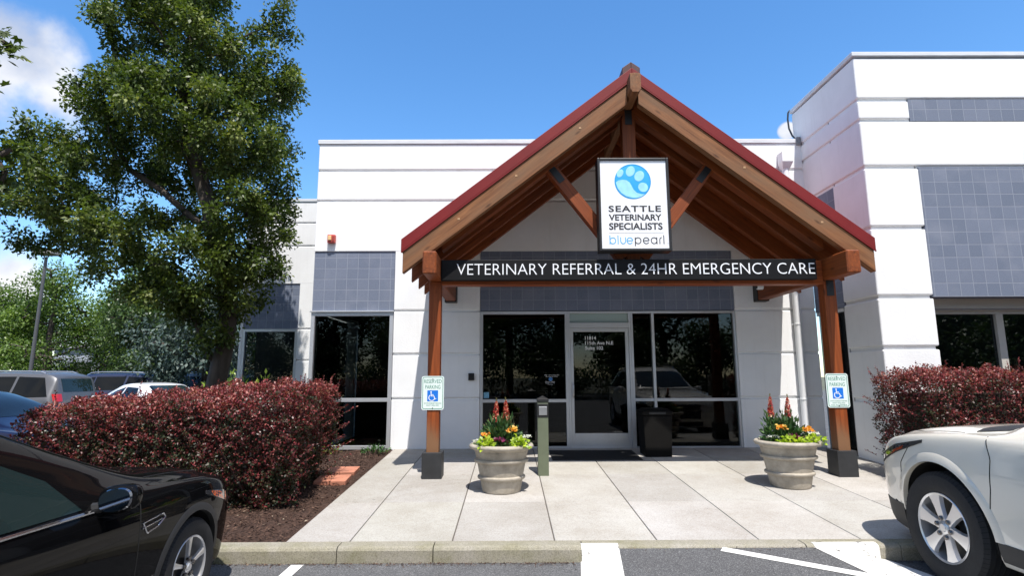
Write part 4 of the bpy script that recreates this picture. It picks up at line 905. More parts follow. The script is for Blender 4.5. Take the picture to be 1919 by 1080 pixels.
def planter(xc, yc, lab, where, flip):
    zb = gz(yc) - 0.01
    t = thing('planter', lab, 'planter', (xc, yc, zb), 'cast stone flower planters')
    prof = [(0.0, 0.0), (0.20, 0.0), (0.228, 0.006), (0.234, 0.02), (0.258, 0.150), (0.282, 0.158), (0.290, 0.172), (0.288, 0.186), (0.264, 0.198), (0.294, 0.345), (0.322, 0.352), (0.331, 0.368), (0.328, 0.384), (0.302, 0.396), (0.326, 0.485), (0.336, 0.498), (0.374, 0.508), (0.390, 0.524), (0.392, 0.542), (0.380, 0.558), (0.356, 0.564), (0.336, 0.556), (0.328, 0.53), (0.325, 0.47), (0.0, 0.47)]
    b = new(); lathe(b, [(max(r, 0.001), z) for r, z in prof], 64, (xc, yc, zb), close=False); obj('pot', b, M['planter'], t, smooth=True, angle=50)
    b = new(); lathe(b, [(0.326, 0.0), (0.25, 0.02), (0.1, 0.035), (0.001, 0.04)], 32, (xc, yc, zb + 0.515), close=False); obj('soil', b, M['soil'], t, smooth=True)
    zs = zb + 0.53; f = -1 if flip else 1
    sp = ((-0.088, 0.03), (0.07, 0.05)) if not flip else ((-0.175, 0.05), (0.045, 0.05))
    for k, (dx, dy_) in enumerate(sp):
        spike((xc + dx, yc + dy_, zs), 0.30 if not flip else 0.32, 0.565 + 0.01 * k if not flip else 0.59 - 0.01 * k, 'red bell flower spike, %s of the two in the %s' % (('left' if k == 0 else 'right'), where), k)
    g = thing('leafy_plant', 'dark green leafy plant filling the middle of the %s' % where, 'plant', (xc, yc, zs), 'leafy plants in the planters')
    cluster('leaves', (xc - 0.01, yc + 0.02, zs - 0.01), (0.25, 0.20, 0.31), 480, 0.085, 0.036, GREEN, g, 0.55)
    cluster('foliage', (xc, yc + 0.05, zs + 0.2), (0.2, 0.1, 0.16), 46, 0.06, 0.016, leafmat('buds', [(0, (0.16, 0.13, 0.06)), (1, (0.32, 0.28, 0.14))]), g, 2.0)
    def pansy(dx, dz, lab2, k):
        q = thing('orange_pansy', lab2, 'flower', (xc + dx, yc - 0.1, zs), 'orange pansies in the planters')
        cluster('petals', (xc + dx, yc - 0.12, zs + dz), (0.06, 0.05, 0.05), 26, 0.042, 0.045, ORANGE, q, 0.1)
        cluster('leaves', (xc + dx, yc - 0.08, zs - 0.02), (0.07, 0.06, dz * 1.0), 40, 0.05, 0.03, GREEN, q, 0.6)
    pl = ((-0.185, 0.12), (0.135, 0.175)) if not flip else ((-0.12, 0.175), (0.2, 0.14))
    for k, (dx, dz) in enumerate(pl): pansy(dx, dz, 'orange pansies, %s clump of the two in the %s' % ('left' if k == 0 else 'right', where), k)
    lp = ((-0.17, 0.03, 0.09, 0.13), (0.215, 0.04, 0.11, 0.13)) if not flip else ((-0.06, 0.03, 0.16, 0.09), (0.22, 0.04, 0.13, 0.10))
    for k, (dx, dz, rx, rzv) in enumerate(lp):
        q = thing('lime_vine', 'lime green vine, %s one in the %s' % ('left' if k == 0 else 'right', where), 'vine', (xc + dx, yc - 0.2, zs), 'lime vines in the planters')
        cluster('leaves', (xc + dx, yc - 0.23, zs + dz - 0.03), (rx, 0.09, rzv), 95, 0.056, 0.046, LIME, q, -0.1, 1.0, 0.15)
    wp = ((-0.29, 0.05), (0.30, 0.10)) if not flip else ((-0.19, 0.07), (0.32, 0.10))
    for k, (dx, dz) in enumerate(wp):
        q = thing('white_alyssum', 'tiny white blossoms, %s tuft in the %s' % ('left' if k == 0 else 'right', where), 'flower', (xc + dx, yc, zs), 'white blossom tufts in the planters')
        cluster('petals', (xc + dx, yc - 0.06, zs + dz), (0.075, 0.08, 0.03), 60, 0.018, 0.018, WHITE, q, 0.5)
        cluster('leaves', (xc + dx, yc - 0.06, zs), (0.07, 0.08, dz), 40, 0.035, 0.015, GREEN, q, 0.5)
    q = thing('purple_flower', 'dark purple flowers low in the centre of the %s' % where, 'flower', (xc, yc - 0.1, zs), 'purple flowers in the planters')
    cluster('petals', (xc - 0.03 if not flip else xc + 0.02, yc - 0.18, zs + 0.06), (0.09, 0.04, 0.05), 30, 0.04, 0.038, PURPLE, q, 0.3)
    cluster('leaves', (xc, yc - 0.17, zs), (0.14, 0.06, 0.05), 50, 0.05, 0.03, GREEN, q, 0.4)
planter(-0.107, 7.10, 'round cast stone planter of flowers beside the green bollard', 'planter beside the bollard', False)
planter(3.465, 7.26, 'round cast stone planter of flowers standing near the downspout post', 'planter nearest the white car', True)

# ------------------------------------------------------------------ vehicles
def pchip(keys):
    xs = np.array([k[0] for k in keys], float); ys = np.array([k[1] for k in keys], float)
    h = np.diff(xs); dl = np.diff(ys) / h; d = np.zeros_like(ys)
    for i in range(1, len(xs) - 1):
        if dl[i - 1] * dl[i] > 0:
            w1, w2 = 2 * h[i] + h[i - 1], h[i] + 2 * h[i - 1]; d[i] = (w1 + w2) / (w1 / dl[i - 1] + w2 / dl[i])
    d[0], d[-1] = dl[0], dl[-1]
    def f(x):
        x = np.clip(x, xs[0], xs[-1]); i = np.clip(np.searchsorted(xs, x) - 1, 0, len(xs) - 2); t = (x - xs[i]) / h[i]
        return (ys[i] * (1 + 2 * t) * (1 - t) ** 2 + h[i] * d[i] * t * (1 - t) ** 2 + ys[i + 1] * t * t * (3 - 2 * t) + h[i] * d[i + 1] * t * t * (t - 1))
    return f
def catmull(ctrl, m):
    c = np.array(ctrl); c = np.vstack([2 * c[0] - c[1], c, 2 * c[-1] - c[-2]]); out = []
    for i in range(1, len(c) - 2):
        for k in range(m):
            t = k / m; a, b, c2, d = c[i - 1], c[i], c[i + 1], c[i + 2]
            out.append(0.5 * (2 * b + (c2 - a) * t + (2 * a - 5 * b + 4 * c2 - d) * t * t + (3 * b - a - 3 * c2 + d) * t ** 3))
    out.append(c[-2]); return np.array(out)
TYRE = pbr('tyre_rubber', (0.013, 0.013, 0.014), 0.8, var=0.3, scale=14, bump=0.2, bscale=80)
LUG = pbr('lug_nut_chrome', (0.16, 0.15, 0.145), 0.25, metal=0.9)
ALLOY = pbr('alloy_wheel', (0.62, 0.62, 0.63), 0.28, metal=0.7)
WELL = pbr('wheel_well', (0.008, 0.008, 0.008), 0.9)
CARGLASS = pbr('dark_car_glass', (0.012, 0.022, 0.022), 0.02, spec=0.45)
MIRG = pbr('mirror_glass', (0.25, 0.26, 0.28), 0.05, metal=1.0)
BACKGLASS = pbr('black_tinted_car_glass', (0.004, 0.005, 0.006), 0.03, spec=0.22)
CHROME = pbr('chrome', (0.8, 0.8, 0.82), 0.12, metal=1.0)
TRIM = pbr('black_plastic_trim', (0.016, 0.016, 0.017), 0.6, bump=0.15, bscale=120)
SEAM = pbr('panel_gap', (0.004, 0.004, 0.004), 0.9)
LAMP = pbr('headlamp_glass', (0.10, 0.10, 0.11), 0.06, metal=0.6, coat=1.0)
AMBER = pbr('amber_lamp', (0.75, 0.13, 0.02), 0.2, coat=0.6)
REDL = pbr('red_tail_lamp', (0.45, 0.01, 0.012), 0.15, coat=0.8)
def paint(name, col, metal=0.0, rough=0.35): return pbr(name, col, rough, metal=metal, coat=1.0, rvar=0)
def wheel(parent, name, x, y, r, w, side, spokes, rim_r, detail=True):
    """side +1: outer face towards +y"""
    z = r
    rim = new(); yo = y + side * w * 0.46
    def L(prof, n=48): lathe(rim, [(max(a, 0.001), y + side * b) for a, b in prof], n, (x, 0, z), 'y', close=False)
    L([(rim_r, w * 0.46), (rim_r * 0.985, w * 0.475), (rim_r * 0.93, w * 0.45), (rim_r * 0.90, w * 0.2), (rim_r * 0.88, -w * 0.3)])
    L([(rim_r * 0.17, w * 0.34), (rim_r * 0.20, w * 0.42), (rim_r * 0.17, w * 0.445), (0.001, w * 0.45)], 32)
    n = spokes
    for k in range(n):
        a = 2 * math.pi * (k + 0.25) / n; ca, sa = math.cos(a), math.sin(a)
        def pt(rr, tt, yy): return (x + rr * ca - tt * sa, y + side * yy, z + rr * sa + tt * ca)
        sect = []
        sw = 1.6 if n == 6 else 0.75
        for rr, wd, dep in ((0.14, 0.085, 0.40), (0.35, 0.088, 0.415), (0.6, 0.105, 0.43), (0.80, 0.135, 0.44), (0.94, 0.175, 0.445)):
            wd *= sw; R = rr * rim_r; W_ = wd * rim_r
            sect.append([pt(R, -W_, w * (dep - 0.10)), pt(R, -W_ * 0.82, w * dep), pt(R, 0, w * (dep + 0.012)), pt(R, W_ * 0.82, w * dep), pt(R, W_, w * (dep - 0.10))])
        vs = quadgrid(rim, sect)
        for r0_, r1_ in zip(vs[:-1], vs[1:]): rim.faces.new((r0_[0], r1_[0], r1_[4], r0_[4]))
    bmesh.ops.recalc_face_normals(rim, faces=rim.faces[:])
    wo = obj(name, rim, ALLOY, parent, smooth=True, angle=40)
    t = new(); q = r - rim_r
    lathe(t, [(rim_r * 0.97, y - side * w * 0.40), (rim_r + q * 0.3, y - side * w * 0.5), (r - q * 0.16, y - side * w * 0.48), (r, y - side * w * 0.38), (r + 0.002, y), (r, y + side * w * 0.38), (r - q * 0.16, y + side * w * 0.49), (r - q * 0.30, y + side * w * 0.505), (rim_r + q * 0.35, y + side * w * 0.51), (rim_r + q * 0.08, y + side * w * 0.475), (rim_r * 0.97, y + side * w * 0.42)], 64, (x, 0, z), 'y', close=False)
    obj('tyre', t, TYRE, wo, smooth=True, angle=30)
    if detail:
        g = new()
        for gy_ in (-0.22, -0.07, 0.08, 0.23): lathe(g, [(r + 0.001, y + gy_ * w - 0.004), (r + 0.0045, y + gy_ * w - 0.003), (r + 0.0045, y + gy_ * w + 0.003), (r + 0.001, y + gy_ * w + 0.004)], 64, (x, 0, z), 'y', close=False)
        for k in range(70):
            a = 2 * math.pi * k / 70
            for s in (-1, 1):
                p = []
                for da, yy in ((0, 0.36), (0.012, 0.36), (0.03, 0.5), (0.018, 0.5)):
                    rr = r - (0.16 * q if yy > 0.4 else -0.0035); p.append((x + rr * math.cos(a + da), y + s * yy * w, z + rr * math.sin(a + da)))
                vv = [g.verts.new(i) for i in p]; g.faces.new(vv)
        obj('tread', g, SEAM, wo)
        b = new(); lathe(b, [(rim_r * 0.90, y + side * w * 0.02), (0.02, y + side * w * 0.02)], 40, (x, 0, z), 'y', close=False); lathe(b, [(rim_r * 0.66, y + side * w * 0.14), (rim_r * 0.3, y + side * w * 0.15)], 40, (x, 0, z), 'y', close=False)
        obj('brake_disc', b, pbr('brake_iron', (0.06, 0.058, 0.055), 0.5, metal=0.6), wo)
        m = spokes if spokes == 6 else 5
        for k in range(m):
            b = new(); a = 2 * math.pi * (k + 0.25) / m; R = rim_r * 0.27
            lathe(b, [(0.017, y + side * w * 0.36), (0.017, y + side * w * 0.455), (0.011, y + side * w * 0.475), (0.001, y + side * w * 0.478)], 10, (x + R * math.cos(a), 0, z + R * math.sin(a)), 'y', close=False)
            obj('lug_nut', b, LUG, wo, smooth=True)
        b = new(); lathe(b, [(rim_r * 0.125, y + side * w * 0.445), (rim_r * 0.11, y + side * w * 0.468), (0.001, y + side * w * 0.47)], 24, (x, 0, z), 'y', close=False); obj('hub_cap', b, ALLOY, wo, smooth=True)
    return wo
def car(name, label, cat, sp, pm, detail=True, group=None):
    """x forward, origin on the ground under the front axle"""
    root = thing(name, label, cat, (0, 0, 0), group)
    L, a = sp['L'], sp['axle']
    f = {k: pchip(sp[k]) for k in ('zt', 'zs', 'hw', 'ht', 'zb', 'cr')}
    ns = 110 if detail else 60; m = 6 if detail else 4
    ss = np.concatenate([np.linspace(0, 0.5, ns // 5, endpoint=False), np.linspace(0.5, L - 0.4, ns * 3 // 5, endpoint=False), np.linspace(L - 0.4, L, ns // 5)])
    bm = new(); rings = []
    for s in ss:
        zt, zs, hw, ht, zb, crn = [float(f[k](s)) for k in ('zt', 'zs', 'hw', 'ht', 'zb', 'cr')]
        hs = hw * sp.get('sh', 0.955); up = max(zt - zs, 0.02)
        ctrl = [(0.0, zb), (hw * 0.78, zb), (hw * 0.93, zb + 0.03), (hw * 0.975, zb + 0.30 * (zs - zb)), (hw, zb + 0.62 * (zs - zb)), (hw * 0.992, zs - 0.16 * (zs - zb)), (hs, zs),
                ((hs * 0.42 + ht * 0.58) + 0.012, zs + (zt - crn - zs) * 0.55), (ht, zt - crn), (ht * 0.86, zt - crn * 0.42), (ht * 0.45, zt - crn * 0.08), (0.0, zt)]
        half = catmull(ctrl, m)
        pts = [(p[0], p[1]) for p in half] + [(-p[0], p[1]) for p in half[-2:0:-1]]
        rings.append([bm.verts.new((a - s, p[0], p[1])) for p in pts])
    n = len(rings[0])
    for r0, r1 in zip(rings[:-1], rings[1:]):
        for k in range(n): bm.faces.new((r0[k], r0[(k + 1) % n], r1[(k + 1) % n], r1[k]))
    bm.faces.new(rings[0][::-1]); bm.faces.new(rings[-1])
    bmesh.ops.recalc_face_normals(bm, faces=bm.faces[:])
    bvh = BVHTree.FromBMesh(bm)
    body = obj('body', bm, [pm, WELL], root, smooth=True, angle=42)
    # wheel wells
    r, wb = sp['r'], sp['wb']; ra = r + sp.get('gap', 0.055); hwm = max(k[1] for k in sp['hw'])
    cut = new()
    for xw in (0, -wb):
        for s in (-1, 1):
            y0, y1 = sorted((s * (hwm - 0.36), s * (hwm + 0.3)))
            lathe(cut, [(ra, y0), (ra, y1)], 56, (xw, 0, r + 0.01), 'y')
            box(cut, xw - ra * 0.98, xw + ra * 0.98, y0 + 0.001, y1 - 0.001, -0.3, r * 0.55)
    cm = bpy.data.meshes.new('cut'); bmesh.ops.recalc_face_normals(cut, faces=cut.faces[:]); cut.to_mesh(cm); cut.free(); cm.materials.append(WELL)
    # the two cutter solids overlap, so EXACT with self intersection
    co = bpy.data.objects.new('cut', cm); C.objects.link(co)
    md = body.modifiers.new('wells', 'BOOLEAN'); md.object = co; md.operation = 'DIFFERENCE'; md.solver = 'EXACT'; md.use_self = True
    try: md.material_mode = 'TRANSFER'
    except Exception: pass
    dg = bpy.context.evaluated_depsgraph_get(); nm = bpy.data.meshes.new_from_object(body.evaluated_get(dg))
    body.modifiers.clear(); body.data = nm; bpy.data.objects.remove(co); bpy.data.meshes.remove(cm)
    nm.polygons.foreach_set('use_smooth', [True] * len(nm.polygons)); nm.set_sharp_from_angle(angle=math.radians(42))
    def cast(o, d):
        h = bvh.ray_cast(Vector(o), Vector(d).normalized())
        if h[0] is None: h = bvh.find_nearest(Vector(o) + Vector(d).normalized() * 2.0)
        nn = h[1] if h[1].dot(Vector(d)) < 0 else -h[1]
        return h[0], nn
    FR = {'L': lambda p: ((p[0], 3, p[1]), (0, -1, 0)), 'R': lambda p: ((p[0], -3, p[1]), (0, 1, 0)), 'T': lambda p: ((p[0], p[1], 4), (0, 0, -1)),
          'F': lambda p: ((3, p[0], p[1]), (-1, 0, 0)), 'B': lambda p: ((-L - 2, p[0], p[1]), (1, 0, 0)),
          'FL': lambda p: ((3 - p[0] * 0.7071 - 0.0, 3 + p[0] * 0.7071, p[1]), (-0.7071, -0.7071, 0)), 'FR': lambda p: ((3 - p[0] * 0.7071, -3 - p[0] * 0.7071, p[1]), (-0.7071, 0.7071, 0))}
    def resample(pl, n):
        pl = [Vector(p) for p in pl]; ds = [0]
        for u, v in zip(pl[:-1], pl[1:]): ds.append(ds[-1] + (v - u).length)
        out = []
        for k in range(n):
            t = ds[-1] * k / (n - 1); i = max(j for j in range(len(ds)) if ds[j] <= t + 1e-9); i = min(i, len(pl) - 2)
            q = (t - ds[i]) / max(ds[i + 1] - ds[i], 1e-9); out.append(pl[i].lerp(pl[i + 1], q))
        return out
    def patch(nm_, frm, bot, top, mat, off=0.004, nu=22, nv=8, parent=None):
        b = new(); bo_, to_ = resample(bot, nu), resample(top, nu); rows = []
        for j in range(nv + 1):
            r_ = []
            for i in range(nu):
                o, d = FR[frm](bo_[i].lerp(to_[i], j / nv)); h, nn = cast(o, d); r_.append(h + nn * off)
            rows.append(r_)
        g = quadgrid(b, rows)
        # a skirt so the panel is a shell sitting on the body
        loop = g[0] + [x[-1] for x in g[1:]] + g[-1][-2::-1] + [x[0] for x in g[-2:0:-1]]
        sk = []
        for v_ in loop:
            h, nn_, *_ = bvh.find_nearest(v_.co); sk.append(b.verts.new(h - (v_.co - h) * 0.6))
        for k in range(len(loop)): b.faces.new((loop[k], loop[(k + 1) % len(loop)], sk[(k + 1) % len(loop)], sk[k]))
        bmesh.ops.recalc_face_normals(b, faces=b.faces[:])
        return obj(nm_, b, mat, parent or body, smooth=True, angle=30)
    def line(nm_, frm, pl, rad, mat, off=0.0, n=40, parent=None):
        pts = []
        for p in resample(pl, n):
            o, d = FR[frm](p); h, nn = cast(o, d); pts.append(h + nn * off)
        b = new(); tube(b, pts, rad, 6); return obj(nm_, b, mat, parent or body, smooth=True)
    sides = (('L', 1), ('R', -1))
    for frm, s in sides:
        for bot, top in sp['windows']: patch('side_window', frm, bot, top, CARGLASS if detail else BACKGLASS, 0.004)
        if detail:
            for pl in sp.get('seams', []): line('door_seam', frm, pl, 0.0045, SEAM, -0.001, 30)
            for pl, rd, mt in sp.get('trims', []): line('trim_strip', frm, pl, rd, mt, 0.002, 50)
            for bot, top, mt, nm2 in sp.get('side_patches', []): patch(nm2, frm, bot, top, mt, 0.006, 24, 5)
        for bot, top, mt, nm2 in sp.get('corner_patches', []):
            patch(nm2, 'F' + frm, bot, top, mt, 0.005 if mt is not AMBER else 0.009, 20, 6)
        for xw in (0, -wb):
            wheel(root, 'wheel', xw, s * (hwm - sp['tw'] / 2 - 0.012), r, sp['tw'], s, sp['spokes'], sp['rim'], detail)
            if detail:
                pl = []; 
                for k in range(41):
                    an = math.radians(2 + 176 * k / 40); pl.append((xw + (ra + 0.012) * math.cos(an), r + 0.01 + (ra + 0.012) * math.sin(an)))
                mt, wd, prd = sp['arch']; b = new(); rows = []
                for p in pl:
                    o, d = FR[frm](p); h, nn = cast(o, d); cdir = Vector((p[0] - xw, 0, p[1] - r - 0.01)).normalized()
                    q0 = Vector((xw + cdir.x * (ra - 0.012), h.y - s * 0.03, r + 0.01 + cdir.z * (ra - 0.012)))
                    q1 = Vector((xw + cdir.x * (ra - 0.010), h.y + s * prd, r + 0.01 + cdir.z * (ra - 0.010)))
                    e1 = Vector((p[0], 0, p[1])) + cdir * wd; o2, d2 = FR[frm]((e1.x, e1.z)); h2, n2 = cast(o2, d2)
                    q2 = Vector((h2.x - cdir.x * wd * 0.25, h2.y + s * prd * 0.8, h2.z - cdir.z * wd * 0.25)); q3 = Vector((h2.x, h2.y - s * 0.004, h2.z))
                    rows.append([q0, q1, q2, q3])
                quadgrid(b, rows); bmesh.ops.recalc_face_normals(b, faces=b.faces[:]); obj('wheel_arch', b, pm if mt is None else mt, body, smooth=True, angle=50)
        # door mirror
        mx, my, mz = sp['mirror']; k = sp.get('msize', 1.0)
        b = new(); bmesh.ops.create_icosphere(b, subdivisions=3, radius=1.0)
        for v_ in b.verts:
            c = Vector([math.copysign(abs(q) ** 0.72, q) for q in v_.co]); fx = 0.085 * (1.25 if c.x > 0 else 0.35); v_.co = Vector((mx + c.x * fx * k, s * (my + 0.05) + c.y * 0.115 * k, mz + (c.z * 0.082 + 0.012 * c.y * s) * k))
        mo = obj('mirror', b, pm, root, smooth=True)
        b = new(); tube(b, [(mx + 0.01, s * (my - 0.12), mz - 0.055 * k), (mx, s * (my - 0.02), mz - 0.045 * k)], [0.03, 0.028], 8); obj('mirror_arm', b, TRIM, mo, smooth=True)
        b = new(); lathe(b, [(0.001, -0.036 * k), (0.9, -0.036 * k), (1.0, -0.026 * k)], 24, (0, 0, 0), 'x', close=False)
        for v_ in b.verts: yy_, zz_ = [math.copysign(abs(q) ** 0.8, q) for q in (v_.co.y, v_.co.z)]; v_.co = Vector((mx + v_.co.x - 0.002, s * (my + 0.05) + yy_ * 0.098 * k, mz + (zz_ * 0.067 + 0.012 * yy_ * s) * k))
        obj('mirror_glass', b, MIRG, mo, smooth=True)
    for bot, top in sp['screens']: patch('windscreen', 'T', bot, top, CARGLASS if detail else BACKGLASS, 0.004, 26, 10)
    for bot, top, mt, nm2 in sp.get('front_patches', []): patch(nm2, 'F', bot, top, mt, 0.006, 24, 6)
    for bot, top, mt, nm2 in sp.get('rear_patches', []): patch(nm2, 'B', bot, top, mt, 0.006, 20, 5)
    if detail:
        for pl, rd in sp.get('top_lines', []): line('panel_seam', 'T', pl, rd, SEAM, -0.001, 40)
        for bot, top, mt, nm2 in sp.get('top_patches', []): patch(nm2, 'T', bot, top, mt, 0.004, 30, 5)
    for s in (-1, 1):
        if sp.get('rails'):
            x0, x1, yy_ = sp['rails']; pts = []
            for k in range(16):
                x = x0 + (x1 - x0) * k / 15; h, nn = cast((x, s * yy_, 4), (0, 0, -1)); pts.append(h + Vector((0, 0, 0.045 if 0 < k < 15 else 0.0)))
            b = new(); tube(b, pts, 0.016, 8); obj('roof_rail', b, sp.get('rail_mat', CHROME), body, smooth=True)
    return root
def place(o, x, y, heading, z=AZ, scale=1.0):
    o.location = (x, y, z); o.rotation_euler = (0, 0, math.radians(heading)); o.scale = (scale,) * 3
    WORLD[o] = Matrix.LocRotScale(Vector((x, y, z)), o.rotation_euler, Vector((scale,) * 3)); return o
CRK = [(0, 0.03), (1.2, 0.03), (2.2, 0.07), (3.0, 0.075)]
SUV = dict(L=5.2, axle=0.98, wb=3.02, r=0.392, rim=0.246, tw=0.255, spokes=6, gap=0.074, sh=0.962,
    zt=[(0, 0.70), (0.03, 0.80), (0.10, 0.90), (0.22, 0.985), (0.45, 1.065), (0.9, 1.13), (1.42, 1.165), (1.62, 1.28), (2.28, 1.635), (2.6, 1.735), (3.2, 1.765), (4.2, 1.745), (4.75, 1.66), (4.95, 1.50), (5.1, 1.12), (5.2, 0.85)],
    zs=[(0, 0.66), (0.06, 0.77), (0.2, 0.885), (0.45, 0.975), (0.9, 1.04), (1.4, 1.075), (2.5, 1.095), (4, 1.13), (4.9, 1.13), (5.1, 1.02), (5.2, 0.78)],
    hw=[(0, 0.60), (0.05, 0.72), (0.15, 0.82), (0.35, 0.905), (0.65, 0.965), (1.0, 0.99), (1.6, 0.992), (4.2, 0.99), (4.8, 0.94), (5.1, 0.86), (5.2, 0.74)],
    ht=[(0, 0.52), (0.15, 0.68), (0.5, 0.78), (1.36, 0.80), (1.6, 0.735), (2.3, 0.665), (3.2, 0.66), (4.7, 0.63), (5.0, 0.66), (5.2, 0.6)],
    zb=[(0, 0.40), (0.08, 0.27), (0.4, 0.23), (0.8, 0.25), (4.4, 0.27), (5.0, 0.32), (5.2, 0.42)], cr=[(0, 0.02), (0.3, 0.045), (1.3, 0.055), (2.2, 0.08), (5.2, 0.09)],
    windows=[([(-0.78, 1.135), (-1.9, 1.145)], [(-1.20, 1.50), (-1.9, 1.60)]), ([(-1.95, 1.145), (-2.95, 1.16)], [(-1.95, 1.605), (-2.95, 1.61)]), ([(-3.02, 1.165), (-3.85, 1.19)], [(-3.02, 1.61), (-3.6, 1.57)])],
    seams=[[(0.30, 1.06), (0.27, 0.95), (0.29, 0.75)] if False else [(-0.47, 1.09), (-0.52, 0.95), (-0.50, 0.75), (-0.46, 0.60), (-0.45, 0.34)], [(-1.93, 1.10), (-1.93, 0.36)], [(-2.95, 1.12), (-2.85, 0.8), (-2.6, 0.38)]],
    trims=[([(0.60, 0.47), (0.47, 0.43), (0.46, 0.33)], 0.004, SEAM), ([(0.30, 0.925), (0.40, 0.80), (0.415, 0.66)], 0.0025, SEAM)],
    side_patches=[([(-0.47, 0.30), (-2.5, 0.30)], [(-0.47, 0.42), (-2.5, 0.42)], TRIM, 'rocker_trim'), ([(0.86, 0.28), (0.47, 0.26)], [(0.86, 0.46), (0.47, 0.46)], TRIM, 'valance'), ([(0.80, 0.745), (0.50, 0.86), (0.12, 0.985)], [(0.80, 0.815), (0.50, 0.93), (0.12, 1.005)], TRIM, 'headlight'), ([(0.76, 0.775), (0.50, 0.872), (0.27, 0.945)], [(0.76, 0.808), (0.50, 0.918), (0.27, 0.962)], LAMP, 'headlight_lens'), ([(0.60, 0.832), (0.36, 0.915)], [(0.55, 0.872), (0.36, 0.938)], pbr('orange_reflector', (0.38, 0.05, 0.012), 0.25, coat=0.6), 'marker_lamp')],
    corner_patches=[],
    front_patches=[([(-0.44, 0.68), (0.44, 0.68)], [(-0.46, 0.80), (0.46, 0.80)], TRIM, 'grille'), ([(-0.44, 0.47), (0.44, 0.47)], [(-0.46, 0.645), (0.46, 0.645)], TRIM, 'grille'), ([(-0.5, 0.30), (0.5, 0.30)], [(-0.5, 0.40), (0.5, 0.40)], TRIM, 'valance'), ([(-0.47, 0.655), (0.47, 0.655)], [(-0.47, 0.672), (0.47, 0.672)], CHROME, 'grille_bar')],
    rear_patches=[([(-0.55, 1.2), (0.55, 1.2)], [(-0.55, 1.55), (0.55, 1.55)], CARGLASS, 'rear_window'), ([(-0.84, 0.95), (-0.62, 0.95)], [(-0.82, 1.15), (-0.62, 1.15)], REDL, 'tail_lamp'), ([(0.62, 0.95), (0.84, 0.95)], [(0.62, 1.15), (0.82, 1.15)], REDL, 'tail_lamp')],
    screens=[([(-0.56, -0.70), (-0.48, 0.0), (-0.56, 0.70)], [(-1.30, -0.60), (-1.27, 0.0), (-1.30, 0.60)])],
    top_patches=[([(-0.20, -0.79), (-0.14, 0.0), (-0.20, 0.79)], [(-0.46, -0.75), (-0.40, 0.0), (-0.46, 0.75)], TRIM, 'cowl')],
    top_lines=[([(0.70, 0.66), (0.3, 0.80), (-0.14, 0.83)], 0.004), ([(0.70, -0.66), (0.3, -0.80), (-0.14, -0.83)], 0.004), ([(0.72, 0.66), (0.84, 0.4), (0.87, 0.0), (0.84, -0.4), (0.72, -0.66)], 0.005)],
    mirror=(-1.08, 1.02, 1.13), msize=1.0, arch=(None, 0.05, 0.007), rails=(-1.5, -3.6, 0.56))
